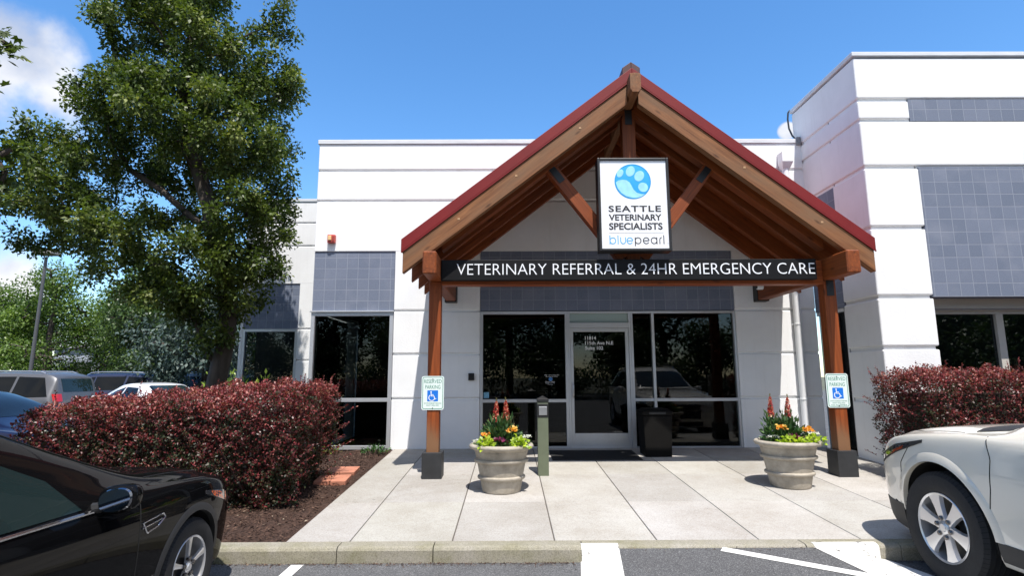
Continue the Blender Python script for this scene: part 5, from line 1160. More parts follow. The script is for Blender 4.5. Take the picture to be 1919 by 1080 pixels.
HATCH = dict(L=4.6, axle=0.90, wb=2.65, r=0.33, rim=0.212, tw=0.215, spokes=5, gap=0.05, sh=0.955,
    zt=[(0, 0.60), (0.04, 0.70), (0.14, 0.79), (0.3, 0.89), (0.6, 0.975), (1.0, 1.025), (1.30, 1.06), (1.86, 1.255), (2.28, 1.43), (2.5, 1.505), (2.8, 1.565), (3.2, 1.595), (3.6, 1.58), (4.05, 1.45), (4.35, 1.12), (4.5, 0.95), (4.6, 0.70)],
    zs=[(0, 0.55), (0.06, 0.66), (0.2, 0.765), (0.45, 0.865), (0.9, 0.915), (1.4, 0.93), (2.5, 0.95), (3.6, 1.0), (4.3, 0.98), (4.6, 0.66)],
    hw=[(0, 0.55), (0.06, 0.67), (0.18, 0.78), (0.4, 0.86), (0.7, 0.90), (1.1, 0.91), (3.6, 0.91), (4.2, 0.86), (4.6, 0.7)],
    ht=[(0, 0.46), (0.2, 0.62), (0.6, 0.70), (1.3, 0.735), (1.8, 0.68), (2.5, 0.60), (3.5, 0.58), (4.2, 0.57), (4.6, 0.55)],
    zb=[(0, 0.34), (0.1, 0.20), (0.4, 0.17), (4.2, 0.2), (4.6, 0.4)], cr=[(0, 0.015), (0.3, 0.035), (1.3, 0.04), (2.2, 0.06), (4.6, 0.075)],
    windows=[([(-1.08, 0.955), (-1.98, 0.965)], [(-1.22, 1.13), (-1.55, 1.295), (-1.98, 1.43)]), ([(-2.05, 0.96), (-2.75, 0.99)], [(-2.05, 1.445), (-2.7, 1.455)])],
    seams=[[(-0.62, 0.90), (-0.64, 0.7), (-0.63, 0.45), (-0.63, 0.24)], [(-2.02, 0.95), (-2.02, 0.24)], [(-2.8, 0.97), (-2.6, 0.7), (-2.4, 0.4)]],
    trims=[([(-0.70, 0.925), (-1.0, 0.933), (-2.0, 0.948), (-2.8, 0.975)], 0.010, CHROME), ([(-0.61, 0.775), (-0.41, 0.79), (-0.38, 0.763), (-0.46, 0.725), (-0.57, 0.707), (-0.61, 0.775)], 0.006, CHROME), ([(-0.62, 0.745), (-0.42, 0.76)], 0.006, CHROME)],
    side_patches=[([(-0.40, 0.18), (-2.2, 0.18)], [(-0.40, 0.25), (-2.2, 0.25)], TRIM, 'rocker_trim'), ([(0.72, 0.61), (0.45, 0.70), (0.14, 0.80)], [(0.72, 0.68), (0.45, 0.775), (0.14, 0.825)], LAMP, 'headlight'), ([(0.50, 0.69), (0.26, 0.765)], [(0.40, 0.775), (0.22, 0.805)], AMBER, 'marker_lamp')],
    corner_patches=[],
    front_patches=[([(-0.4, 0.28), (0.4, 0.28)], [(-0.45, 0.5), (0.45, 0.5)], TRIM, 'grille')],
    rear_patches=[([(-0.5, 1.05), (0.5, 1.05)], [(-0.45, 1.35), (0.45, 1.35)], CARGLASS, 'rear_window'), ([(-0.78, 0.8), (-0.6, 0.8)], [(-0.76, 1.0), (-0.6, 1.0)], REDL, 'tail_lamp'), ([(0.6, 0.8), (0.78, 0.8)], [(0.6, 1.0), (0.76, 1.0)], REDL, 'tail_lamp')],
    screens=[([(-0.50, -0.66), (-0.42, 0.0), (-0.50, 0.66)], [(-1.62, -0.54), (-1.58, 0.0), (-1.62, 0.54)])],
    top_lines=[([(0.66, 0.52), (0.3, 0.68), (-0.40, 0.75)], 0.004), ([(0.66, -0.52), (0.3, -0.68), (-0.40, -0.75)], 0.004)],
    mirror=(-0.99, 0.945, 0.995), msize=0.95, arch=(TRIM, 0.035, 0.006))
VAN = dict(SUV, L=5.1, axle=0.98, wb=3.03, r=0.335, rim=0.22, tw=0.22, spokes=5, gap=0.045,
    zt=[(0, 0.70), (0.1, 0.88), (0.4, 0.98), (0.9, 1.08), (1.1, 1.16), (2.0, 1.60), (2.5, 1.71), (3.2, 1.75), (4.5, 1.73), (4.85, 1.62), (5.0, 1.2), (5.1, 0.8)],
    zs=[(0, 0.62), (0.1, 0.78), (0.4, 0.88), (0.9, 0.96), (1.4, 1.0), (2.5, 1.02), (4.8, 1.05), (5.1, 0.7)],
    ht=[(0, 0.5), (0.2, 0.68), (0.9, 0.78), (1.2, 0.74), (2.1, 0.68), (4.6, 0.67), (5.1, 0.66)],
    windows=[([(-0.35, 1.06), (-1.75, 1.06)], [(-1.0, 1.45), (-1.75, 1.60)]), ([(-1.82, 1.06), (-2.85, 1.06)], [(-1.82, 1.61), (-2.85, 1.61)]), ([(-2.92, 1.06), (-3.85, 1.08)], [(-2.92, 1.61), (-3.60, 1.58)])],
    rails=(-1.3, -3.5, 0.56), screens=[([(-0.15, -0.7), (-0.1, 0.0), (-0.15, 0.7)], [(-1.05, -0.6), (-1.02, 0.0), (-1.05, 0.6)])], mirror=(-0.45, 1.0, 1.12))
SEDAN = dict(HATCH, L=4.75, wb=2.75,
    zt=[(0, 0.58), (0.1, 0.74), (0.4, 0.85), (1.05, 0.96), (1.25, 1.03), (1.8, 1.28), (2.2, 1.40), (2.7, 1.44), (3.2, 1.40), (3.7, 1.20), (4.0, 1.05), (4.5, 1.0), (4.68, 0.9), (4.75, 0.65)],
    zs=[(0, 0.54), (0.1, 0.68), (0.4, 0.78), (1.0, 0.87), (2.0, 0.91), (3.5, 0.95), (4.5, 0.95), (4.75, 0.6)],
    hw=[(0, 0.58), (0.1, 0.74), (0.35, 0.85), (0.8, 0.90), (3.9, 0.90), (4.5, 0.84), (4.75, 0.7)], ht=[(0, 0.5), (0.3, 0.66), (1.1, 0.72), (1.9, 0.60), (3.2, 0.57), (3.9, 0.64), (4.75, 0.6)],
    zb=[(0, 0.34), (0.1, 0.20), (0.4, 0.17), (4.3, 0.2), (4.75, 0.4)], cr=[(0, 0.015), (0.9, 0.04), (2.0, 0.06), (4.75, 0.04)],
    windows=[([(-0.62, 0.93), (-1.55, 0.945)], [(-1.05, 1.18), (-1.55, 1.31)]), ([(-1.62, 0.945), (-2.45, 0.975)], [(-1.62, 1.315), (-2.20, 1.29)])],
    screens=[([(-0.40, -0.62), (-0.34, 0.0), (-0.40, 0.62)], [(-1.16, -0.52), (-1.12, 0.0), (-1.16, 0.52)]), ([(-2.45, -0.50), (-2.5, 0.0), (-2.45, 0.50)], [(-2.98, -0.56), (-3.0, 0.0), (-2.98, 0.56)])], mirror=(-0.72, 0.94, 1.0))
PEARL = paint('pearl_white_paint', (0.72, 0.67, 0.575), 0.0, 0.32)
BLACKP = pbr('black_car_paint', (0.004, 0.004, 0.0045), 0.35, coat=0.38, spec=0.0)
place(car('suv', 'pearl white crossover with six spoke alloy wheels parked nose to the kerb', 'car', SUV, PEARL), 3.30 + 0.99 * 1.05, 4.56, 90, AZ, 1.05)
place(car('hatchback', 'black car with chrome fender vent parked nose to the red hedge', 'car', HATCH, BLACKP), -2.155 - 0.90 * 0.95, 4.06, 90, AZ, 0.95)
navy = pbr('navy_car_paint', (0.006, 0.010, 0.035), 0.3, coat=0.35, spec=0.2); silver = pbr('silver_car_paint', (0.105, 0.105, 0.112), 0.4, metal=0.4, coat=0.4); white = paint('white_car_paint', (0.72, 0.72, 0.72)); dblue = paint('dark_blue_car_paint', (0.010, 0.016, 0.05), 0.3)
grp = 'cars parked in the lot beyond the hedge'
place(car('suv', 'navy blue car at the left end of the red hedge', 'car', SEDAN, navy, False, grp), -6.75, 8.6, 0)
place(car('minivan', 'silver minivan with roof rails behind the navy car', 'car', VAN, silver, False, grp), -16.0, 16.0, 180)
place(car('suv', 'dark blue crossover just right of the silver minivan', 'car', SUV, dblue, False, grp), -16.2, 20.5, 180)
place(car('sedan', 'white sedan between the dark blue crossover and the big tree', 'car', SEDAN, white, False, grp), -11.9, 17.6, 150)
place(car('suv', 'silver crossover behind the white sedan', 'car', SUV, silver, False, grp), -13.6, 22.5, 165)
place(car('hatchback', 'white hatchback far back, right of the white sedan', 'car', HATCH, white, False, grp), -13.6, 28.0, 190)
place(car('sedan', 'dark sedan farthest back beside the tree trunk', 'car', SEDAN, dblue, False, grp), -15.5, 29.5, 180)

# ------------------------------------------------------------------ hedges
BARB = [(0, (0.014, 0.026, 0.009)), (0.22, (0.055, 0.058, 0.026)), (0.38, (0.080, 0.022, 0.022)), (0.62, (0.165, 0.024, 0.028)), (0.86, (0.28, 0.050, 0.050)), (1, (0.45, 0.20, 0.16))]
BARBM = leafmat('barberry_leaves', BARB, 0.42, 0.2, 0.45)
TWIG = pbr('hedge_twigs', (0.035, 0.020, 0.016), 0.9, var=0.3)
def hedge(name, label, x0, x1, y0, y1, h, dens, group, zfn=gz, seed=1, slope=0.0):
    rng = np.random.default_rng(seed)
    t = thing(name, label, 'hedge', ((x0 + x1) / 2, (y0 + y1) / 2, zfn(y0)), group)
    def lump(p):   # slow bulges of the clipped surface
        return 0.05 * np.sin(p[:, 0] * 2.3 + seed) * np.sin(p[:, 2] * 3.1 + p[:, 1] * 1.7) + 0.06 * np.sin(p[:, 0] * 6.1 + p[:, 2] * 5 + seed * 2) * np.cos(p[:, 1] * 5.3) + 0.075 * np.sin(p[:, 0] * 15 + 3 * np.sin(p[:, 2] * 7)) * np.sin(p[:, 2] * 17 + p[:, 1] * 13 + 2 * np.sin(p[:, 0] * 9))
    hk = lambda x: 1 - slope * np.clip((x1 - x) / (x1 - x0), 0, 1)
    w, d = x1 - x0, y1 - y0
    faces = [('f', w * h), ('t', w * d), ('l', d * h), ('r', d * h), ('b', w * h * 0.4)]
    PP, NN, TT = [], [], []
    for k, ar in faces:
        n = int(ar * dens); a, b = rng.random(n), rng.random(n)
        if k == 't': n = len(a)
        z = zfn(0) * 0
        if k in 'fb': p = np.stack([x0 + a * w, np.full(n, y0 if k == 'f' else y1), b * h], 1); nn = np.array([0, -1 if k == 'f' else 1, 0.15])
        elif k in 'lr': p = np.stack([np.full(n, x0 if k == 'l' else x1), y0 + a * d, b * h], 1); nn = np.array([-1 if k == 'l' else 1, 0, 0.15])
        else: p = np.stack([x0 + a * w, y0 + b * d, np.full(n, h)], 1); nn = np.array([0, 0, 1.0])
        dep = rng.exponential(0.07, n); lm = lump(p)
        if k != 't': dep += 0.12 * np.clip(0.30 - p[:, 2], 0, 1) * 2 + (0.22 if k == 'r' else 0.05) * (1 - p[:, 2] / h)      # tucked in towards the ground
        p = p + nn * (lm - dep)[:, None]
        # rounded shoulders
        ex = np.clip((p[:, 2] - (h - 0.22)) / 0.22, 0, 1) ** 2 * 0.08
        if k == 'f': p[:, 1] += ex
        if k == 'r': p[:, 0] -= ex
        if k == 'l': p[:, 0] += ex
        if k == 't':
            e = np.minimum.reduce([p[:, 0] - x0, x1 - p[:, 0], p[:, 1] - y0]); p[:, 2] -= np.clip(0.22 - e, 0, 1) ** 2 * 1.2
        p[:, 2] *= hk(p[:, 0])
        p[:, 2] += np.array([zfn(v) for v in p[:, 1]]) + 0.03
        PP.append(p); NN.append(np.tile(nn, (n, 1)))
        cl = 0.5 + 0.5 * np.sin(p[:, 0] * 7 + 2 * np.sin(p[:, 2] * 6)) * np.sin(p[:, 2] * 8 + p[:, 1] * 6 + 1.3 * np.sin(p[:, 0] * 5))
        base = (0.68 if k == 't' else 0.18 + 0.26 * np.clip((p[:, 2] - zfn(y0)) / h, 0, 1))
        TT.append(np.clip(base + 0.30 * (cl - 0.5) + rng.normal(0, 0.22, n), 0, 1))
    P, Nn, T = np.concatenate(PP), np.concatenate(NN), np.concatenate(TT)
    u = rng.normal(size=P.shape); u /= np.linalg.norm(u, axis=1, keepdims=True)
    D = u + Nn * 0.35 + np.array([0, 0, 0.35]); Nl = Nn * 0.8 + rng.normal(size=P.shape) * 0.55 + np.array([0, -0.1, 0.4])
    n = len(P)
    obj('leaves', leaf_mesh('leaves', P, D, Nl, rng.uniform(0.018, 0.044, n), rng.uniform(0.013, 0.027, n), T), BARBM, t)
    # fresh shoots standing out of the top and faces
    m = int(w * 170); sx_ = x0 + rng.random(m) * w; sy__ = y0 + 0.05 + rng.random(m) * d; SP, SD, ST = [], [], []
    st = new()
    for i in range(m):
        hh = rng.uniform(0.05, 0.19) * (1.5 if rng.random() < 0.08 else 1); lean = rng.normal(0, 0.25, 2)
        out = rng.random() < 0.35
        b0 = np.array([sx_[i], sy__[i], zfn(sy__[i]) + h * hk(sx_[i]) - 0.05]); dr = np.array([lean[0], lean[1], 1.0])
        if out:
            side = rng.random() < d / (w + d)
            b0 = np.array([x1 if side and name != 'mirror' else sx_[i], sy__[i] if side else y0, zfn(y0) + rng.uniform(0.3, h * 0.8)]); dr = np.array([0.9 if side else lean[0], lean[1] * 0.3 if side else -0.9, 0.5])
            if side and rng.random() < 0.5: b0[0] = x0; dr[0] = -0.9
        k = int(hh / 0.012); s = np.linspace(0.1, 1, k)
        SP.append(b0 + dr * hh * s[:, None]); SD.append(rng.normal(size=(k, 3)) * 0.8 + dr); ST.append(np.clip(0.62 + rng.normal(0, 0.18, k), 0, 1))
        tube(st, [b0, b0 + dr * hh], [0.003, 0.0012], 3, False)
    P, D, T = np.concatenate(SP), np.concatenate(SD), np.concatenate(ST); n = len(P)
    obj('shoots', leaf_mesh('shoots', P, D, rng.normal(size=P.shape) + np.array([0, -0.3, 0.5]), rng.uniform(0.018, 0.036, n), rng.uniform(0.010, 0.02, n), T), BARBM, t)
    bm = new(); q = 0.20  # dark box added inside the leaves to block light
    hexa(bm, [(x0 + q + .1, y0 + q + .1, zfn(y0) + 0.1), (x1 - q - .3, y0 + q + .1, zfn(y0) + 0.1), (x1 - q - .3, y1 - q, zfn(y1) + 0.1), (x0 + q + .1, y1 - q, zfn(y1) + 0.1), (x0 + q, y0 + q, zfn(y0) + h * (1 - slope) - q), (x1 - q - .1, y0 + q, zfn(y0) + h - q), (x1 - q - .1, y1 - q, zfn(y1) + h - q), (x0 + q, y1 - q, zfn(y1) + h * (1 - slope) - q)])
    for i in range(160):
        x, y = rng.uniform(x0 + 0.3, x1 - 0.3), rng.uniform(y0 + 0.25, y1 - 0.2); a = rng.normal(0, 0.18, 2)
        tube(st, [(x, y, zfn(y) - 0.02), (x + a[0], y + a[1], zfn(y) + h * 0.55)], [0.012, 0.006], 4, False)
    tag(obj('stems', st, TWIG, t), kind='stuff'); obj('light_block_core', bm, TWIG, t)
    return t
hedge('hedge', 'long clipped dark red barberry hedge behind the black car', -5.26, -2.30, 6.22, 7.85, 1.22, 6200, 'red barberry hedges', seed=1, slope=0.16)
hedge('hedge', 'dark red barberry hedge in front of the taller block behind the white car', 5.05, 10.5, 6.95, 7.98, 1.36, 5200, 'red barberry hedges', zfn=lambda y: 0.21, seed=4)

# ------------------------------------------------------------------ trees
def grow(attr, seeds, step=0.22, infl=1.6, kill=0.42, iters=140, rng=RNG):
    """space colonisation: limbs reach for points of the crown volume"""
    N = [np.array(s, float) for s in seeds[0]]; par = list(seeds[1]); A = attr.copy()
    for _ in range(iters):
        if len(A) == 0: break
        Na = np.array(N); d2 = ((A[:, None, :] - Na[None]) ** 2).sum(2); nn = d2.argmin(1); dm = np.sqrt(d2[np.arange(len(A)), nn])
        ok = dm < infl
        if not ok.any(): infl *= 1.25; continue
        added = 0
        for k in np.unique(nn[ok]):
            v = A[(nn == k) & ok] - N[k]; v = (v / np.linalg.norm(v, axis=1, keepdims=True)).sum(0) + rng.normal(0, 0.25, 3) + np.array([0, 0, 0.15])
            v /= np.linalg.norm(v) + 1e-9; p = N[k] + v * step
            if ((Na - p) ** 2).sum(1).min() < (step * 0.4) ** 2: continue
            N.append(p); par.append(int(k)); added += 1
        Na = np.array(N); d2 = ((A[:, None, :] - Na[None]) ** 2).sum(2).min(1); A = A[d2 > kill * kill]
        if not added: kill *= 1.15
    return np.array(N), par
def limb_mesh(N, par, r0, tip=0.008, expo=2.3, fix=None):
    n = len(N); r = np.full(n, 0.0); ch = [[] for _ in range(n)]
    for i, p in enumerate(par):
        if p >= 0: ch[p].append(i)
    for i in range(n - 1, -1, -1):
        r[i] = tip if not ch[i] else (sum(r[c] ** expo for c in ch[i])) ** (1 / expo)
    r *= r0 / r[0]; r = np.maximum(r, tip * 0.6)
    b = new()
    # follow each limb from a fork to its end as one tapered tube
    starts = [(0, None)]
    while starts:
        s, frm = starts.pop(); pts, rad = ([N[frm]], [min(r[frm], r[s] * 1.15)]) if frm is not None else ([], [])
        c = s
        while True:
            pts.append(N[c]); rad.append(r[c])
            if not ch[c]: break
            o = sorted(ch[c], key=lambda q: -r[q])
            for q in o[1:]: starts.append((q, c))
            c = o[0]
        if len(pts) > 1: tube(b, pts, rad, 9 if rad[0] > 0.05 else (6 if rad[0] > 0.02 else 4), False)
    return b, r, ch
def blob_points(blobs, dens, rng):
    out = []
    for c, rad in blobs:
        v = 4.19 * rad[0] * rad[1] * rad[2]; n = max(6, int(v * dens))
        u = rng.normal(size=(n, 3)); u /= np.linalg.norm(u, axis=1, keepdims=True)
        out.append(np.array(c) + u * np.array(rad) * (rng.random((n, 1)) ** 0.40))
    return np.concatenate(out)
def tw(pxx, pyy, y):   # crown lobes read off the photo, turned into metres at their own distance
    r = Fv + Rv * ((pxx - 959.5) / 1058) - Uv * ((pyy - 540) / 1058); k = y / r.y
    return (r.x * k, y, CZ + r.z * k)
PEAR = leafmat('pear_leaves', [(0, (0.030, 0.055, 0.009)), (0.5, (0.070, 0.104, 0.018)), (0.85, (0.135, 0.17, 0.034)), (1, (0.24, 0.26, 0.08))], 0.45, 0.28, 0.38)
def pear_tree():
    rng = np.random.default_rng(11); k = 1 / 1058
    t = thing('pear_tree', 'big leafy tree with dark trunk rising behind the red hedge', 'tree', (-5.57, 10.55, 0.33))
    blobs = []; DK = 1.18
    for X, Yp, D, rx, rz_, rd in ((330, -190, 8.8, 105, 120, 0.9), (335, -70, 8.8, 130, 130, 1.1), (320, 60, 8.6, 140, 110, 1.3), (235, 60, 8.6, 50, 60, 0.6), (395, 110, 8.4, 80, 120, 0.9), (520, 70, 8.9, 26, 50, 0.3), (528, 140, 8.9, 34, 55, 0.4), (490, 190, 8.9, 60, 60, 0.6), (505, 285, 8.8, 62, 60, 0.7), (430, 250, 8.2, 90, 80, 0.9),
            (210, 190, 8.5, 75, 70, 0.9), (165, 215, 8.6, 45, 30, 0.5), (300, 200, 8.2, 90, 90, 1.1), (80, 290, 8.7, 62, 75, 0.8), (140, 320, 8.4, 80, 80, 0.9), (80, 390, 8.7, 60, 50, 0.7), (150, 420, 8.6, 85, 55, 0.8), (95, 465, 8.8, 45, 22, 0.3), (235, 440, 8.2, 90, 70, 0.9), (225, 520, 8.3, 75, 45, 0.7), (300, 545, 8.4, 70, 50, 0.7), (330, 470, 8.2, 65, 60, 0.8),
            (500, 400, 8.7, 52, 55, 0.6), (440, 400, 8.2, 70, 70, 0.8), (495, 480, 8.8, 45, 50, 0.5), (430, 500, 8.6, 60, 55, 0.7), (470, 560, 8.9, 45, 38, 0.5), (395, 590, 8.9, 45, 30, 0.5), (300, 310, 9.4, 110, 80, 0.8), (380, 330, 9.5, 90, 80, 0.7), (330, 610, 8.6, 40, 25, 0.4), (455, 470, 8.5, 70, 60, 0.7), (520, 500, 8.9, 32, 45, 0.4), (430, 565, 8.6, 60, 40, 0.6), (370, 560, 8.4, 55, 45, 0.6), (500, 545, 8.9, 30, 35, 0.4), (380, 480, 8.2, 70, 60, 0.7), (390, 610, 8.5, 55, 25, 0.5), (540, 330, 8.9, 28, 40, 0.3), (400, -170, 8.9, 100, 90, 0.9), (430, -300, 8.9, 95, 100, 0.9), (400, -430, 8.9, 80, 90, 0.8), (500, 300, 9.6, 60, 70, 0.6), (515, 190, 9.6, 45, 60, 0.5), (455, 150, 9.5, 70, 80, 0.6), (510, 410, 9.5, 45, 50, 0.5), (400, -540, 8.9, 50, 70, 0.5)):
        if Yp < -350: continue
        rx *= 0.82 if Yp < 130 else 1.0; D *= DK; blobs.append((tw(X, Yp, D), (rx * D * k, rd * DK, rz_ * D * k)))
    for q in range(110):      # small uneven sprays that break the outline
        c, rr = blobs[rng.integers(0, len(blobs))]; u = rng.normal(size=3); u /= np.linalg.norm(u)
        p = np.array(c) + u * np.array(rr) * rng.uniform(0.9, 1.25)
        if p[1] > 11.6 or p[2] < 2.2 or p[0] > -4.15: continue
        e = rng.uniform(0.10, 0.28); blobs.append((tuple(p), (e, e, e * 0.8)))
    A = blob_points(blobs, 26, rng)
    base = np.array([-5.57, 10.55, 0.30])
    def tp(x, y, d): return np.array(tw(x, y, d * DK))
    main = [base, tp(412, 690, 8.95), tp(424, 640, 8.95), tp(428, 590, 8.92), tp(424, 540, 8.9), tp(415, 490, 8.85), tp(402, 440, 8.8), tp(392, 390, 8.8), tp(372, 320, 8.8), tp(355, 250, 8.8), tp(345, 170, 8.8)]
    left = [tp(385, 655, 8.9), tp(372, 610, 8.85), tp(348, 570, 8.8), tp(318, 530, 8.75), tp(285, 490, 8.7), tp(240, 450, 8.65), tp(190, 415, 8.6)]
    sd = list(main); pr = [-1] + list(range(len(main) - 1))
    pr.append(1); sd.append(left[0])
    for q in left[1:]: pr.append(len(sd) - 1); sd.append(q)
    pr.append(6); sd.append(tp(350, 400, 8.75)); pr.append(len(sd) - 1); sd.append(tp(300, 355, 8.7)); pr.append(len(sd) - 1); sd.append(tp(245, 320, 8.65))
    N, par = grow(A, (sd, pr), 0.19, 1.6, 0.28, 170, rng)
    b, r, ch = limb_mesh(N, par, 0.17, 0.005, 1.95)
    obj('trunk', b, M['bark'], t, smooth=True, angle=0)
    thin = np.array([i for i in range(len(N)) if r[i] < np.quantile(r, 0.85)])
    n = 122000; pick = thin[rng.integers(0, len(thin), n)]
    off = rng.normal(size=(n, 3)); off /= np.linalg.norm(off, axis=1, keepdims=True)
    P = N[pick] + off * (rng.random((n, 1)) ** 0.7) * 0.24
    D = off * 0.7 + rng.normal(size=(n, 3)) * 0.5 + np.array([0, 0, -0.25]); Nl = np.array([0, -0.15, 1.0]) + rng.normal(size=(n, 3)) * 0.65
    cl = 0.5 + 0.3 * np.sin(P[:, 0] * 3 + P[:, 2] * 2.2) * np.cos(P[:, 1] * 3 + P[:, 2] * 1.3)
    obj('crown', leaf_mesh('crown', P, D, Nl, rng.uniform(0.052, 0.105, n), rng.uniform(0.036, 0.062, n), np.clip(cl + rng.normal(0, 0.18, n), 0, 1)), PEAR, t)
pear_tree()
def leafy(name, label, loc, h, rx, mat, seed, n=9000, trunk_h=0.25, leaf=0.16, group=None, ry=None, lobes=26, proto=None, pw=1.0, droop=0.0):
    if proto is not None:
        c = copy_tree(proto); c.location = loc; c.rotation_euler = (0, 0, seed * 1.7); k = h / proto['built_h']; c.scale = (rx / proto['built_r'],) * 2 + (k,); c['label'] = label; return c
    rng = np.random.default_rng(seed); t = thing(name, label, 'tree', (0, 0, 0), group); t['built_h'] = float(h); t['built_r'] = float(rx)
    th = h * trunk_h; blobs = []
    for i in range(lobes):
        s = rng.random() ** 0.8; a = rng.uniform(0, 6.28); rr = rx * 0.72 * math.sin(math.pi * min(0.98, 0.16 + 0.84 * s)) ** pw * rng.uniform(0.55, 1.0); q = rx * rng.uniform(0.22, 0.42)
        blobs.append(((rr * math.cos(a), rr * math.sin(a), th + (h - th) * s * 0.92), (q, q, q * rng.uniform(0.6, 0.9))))
    A = blob_points(blobs, 220 / (lobes * 4.19 * (rx * .32) ** 3), rng)
    sd = [np.array([0, 0, -0.3]), np.array([0.03, 0, th * 0.5]), np.array([0, 0.05, th]), np.array([0.05, 0, th + (h - th) * 0.25])]
    N, par = grow(A, (sd, [-1, 0, 1, 2]), h * 0.05, rx, rx * 0.2, 60, rng); b, r, ch = limb_mesh(N, par, 0.028 * h, 0.012)
    obj('trunk', b, M['bark'], t, smooth=True, angle=0)
    k = rng.integers(0, len(blobs), n); c = np.array([q[0] for q in blobs])[k]; rad = np.array([q[1] for q in blobs])[k]
    u = rng.normal(size=(n, 3)); u /= np.linalg.norm(u, axis=1, keepdims=True)
    P = c + u * rad * (0.55 + 0.5 * rng.random((n, 1))) + rng.normal(size=(n, 3)) * leaf * 0.6
    D = u * 0.6 + rng.normal(size=(n, 3)) * 0.6 - np.array([0, 0, 0.2 + droop]); Nl = np.array([0, 0, 0.9]) + u * 0.4 + rng.normal(size=(n, 3)) * 0.5
    tn = np.clip(0.45 + 0.35 * (rng.random(len(blobs))[k] - 0.5) + rng.normal(0, 0.18, n), 0, 1)
    obj('crown', leaf_mesh('crown', P, D, Nl, rng.uniform(0.7, 1.3, n) * leaf, rng.uniform(0.45, 0.75, n) * leaf, tn), mat, t)
    t.location = loc; return t
LIGHTG = leafmat('light_green_leaves', [(0, (0.045, 0.085, 0.012)), (0.5, (0.105, 0.175, 0.028)), (1, (0.22, 0.30, 0.07))], 0.45, 0.3)
DARKG = leafmat('dark_green_leaves', [(0, (0.016, 0.036, 0.008)), (0.5, (0.045, 0.085, 0.018)), (1, (0.11, 0.165, 0.045))], 0.45, 0.2)
CEDAR = leafmat('blue_green_needles', [(0, (0.022, 0.042, 0.034)), (0.5, (0.052, 0.085, 0.070)), (1, (0.13, 0.17, 0.15))], 0.6, 0.1)
lg = 'trees beyond the car park'
t1 = leafy('shade_tree', 'bright green tree behind the parking lamp', (-26.8, 33, 0), 8.2, 3.4, LIGHTG, 3, 15000, 0.12, 0.17, lg)
t2 = leafy('shade_tree', 'mid green bushy tree right of the parking lamp, over the parked cars', (-19.6, 31, 0), 7.4, 3.3, DARKG, 8, 14000, 0.2, 0.17, lg)
leafy('shade_tree', 'bright green tree at the far left edge', (-33, 36, 0), 7.6, 3.6, LIGHTG, 2, group=lg, proto=t1)
leafy('shade_tree', 'pale tree between the lamp and the big tree, tallest of those beyond', (-24.0, 37, 0), 9.4, 3.6, LIGHTG, 5, group=lg, proto=t1)
leafy('shade_tree', 'dark rounded tree low behind the white sedan', (-15.2, 26.5, 0), 4.6, 2.4, DARKG, 4, group=lg, proto=t2)
leafy('shade_tree', 'dark tree seen through the limbs of the big tree', (-16.2, 36, 0), 7.0, 3.4, DARKG, 6, group=lg, proto=t2)
leafy('shade_tree', 'green tree low beside the trunk, behind the blue green conifer', (-12.5, 40, 0), 6.2, 3.4, LIGHTG, 7, group=lg, proto=t1)
leafy('shade_tree', 'distant green tree leftmost behind the minivan', (-37, 44, 0), 8.0, 4.2, DARKG, 9, group=lg, proto=t2)
leafy('shade_tree', 'distant tree between the two bright green trees', (-29.5, 45, 0), 9.0, 4.4, DARKG, 1, group=lg, proto=t2)
leafy('cedar_tree', 'blue green conifer with drooping sprays behind the big trunk', (-11.2, 21.0, 0), 5.6, 2.5, CEDAR, 14, 13000, 0.12, 0.16, None, lobes=34, droop=0.6)
# trees behind the viewer, seen mirrored in the glass and the cars
for i, (x, y, h, r, p, lab) in enumerate(((-14, -24, 11, 5.2, t2, 'tree across the lot, mirrored left in the glass'), (-5, -27, 12, 5.4, t2, 'tall tree across the lot behind the camera'), (4, -25, 12, 5.4, t2, 'tree across the lot mirrored in the entrance door'), (12.5, -26, 12.5, 5.6, t2, 'tree across the lot mirrored in the right window'), (21, -23, 11, 5.2, t2, 'tree across the lot at its right end'), (-24, -22, 11, 5.2, t2, 'tree across the lot at its left end'))):
    leafy('shade_tree', lab, (x, y, -0.2), h, r, DARKG, 20 + i, group='trees across the lot', proto=p)
t3 = leafy('bush', 'low broad bush across the lot behind the camera', (-20, -19.5, 0), 4.2, 3.6, DARKG, 31, 9000, 0.04, 0.2, 'bushes across the lot')
for i in range(8): leafy('bush', 'low broad bush across the lot behind the camera', (-14 + 5.6 * i, -19.5 - (i % 2), -0.1), 4.0 + 0.5 * (i % 3), 3.8, DARKG, 40 + i, proto=t3)
for i, (x, y, h) in enumerate(((26, -14, 12), (27, -4, 11), (24, 3.5, 9.5), (29, -22, 12), (0, -33, 15), (10, -34, 15), (-10, -33, 15), (-19, -31, 14))):
    leafy('shade_tree', 'dark tree across the lot, outside the view', (x, y, -0.2), h, 5.6, DARKG, 60 + i, group='trees across the lot', proto=t2)['group'] = 'trees around the lot'
for i, (x, y) in enumerate(((20, -8), (19, -2), (18, 4), (22, -15))): leafy('bush', 'low broad bush at the right end of the lot', (x, y, -0.1), 4.4, 3.8, DARKG, 80 + i, proto=t3)
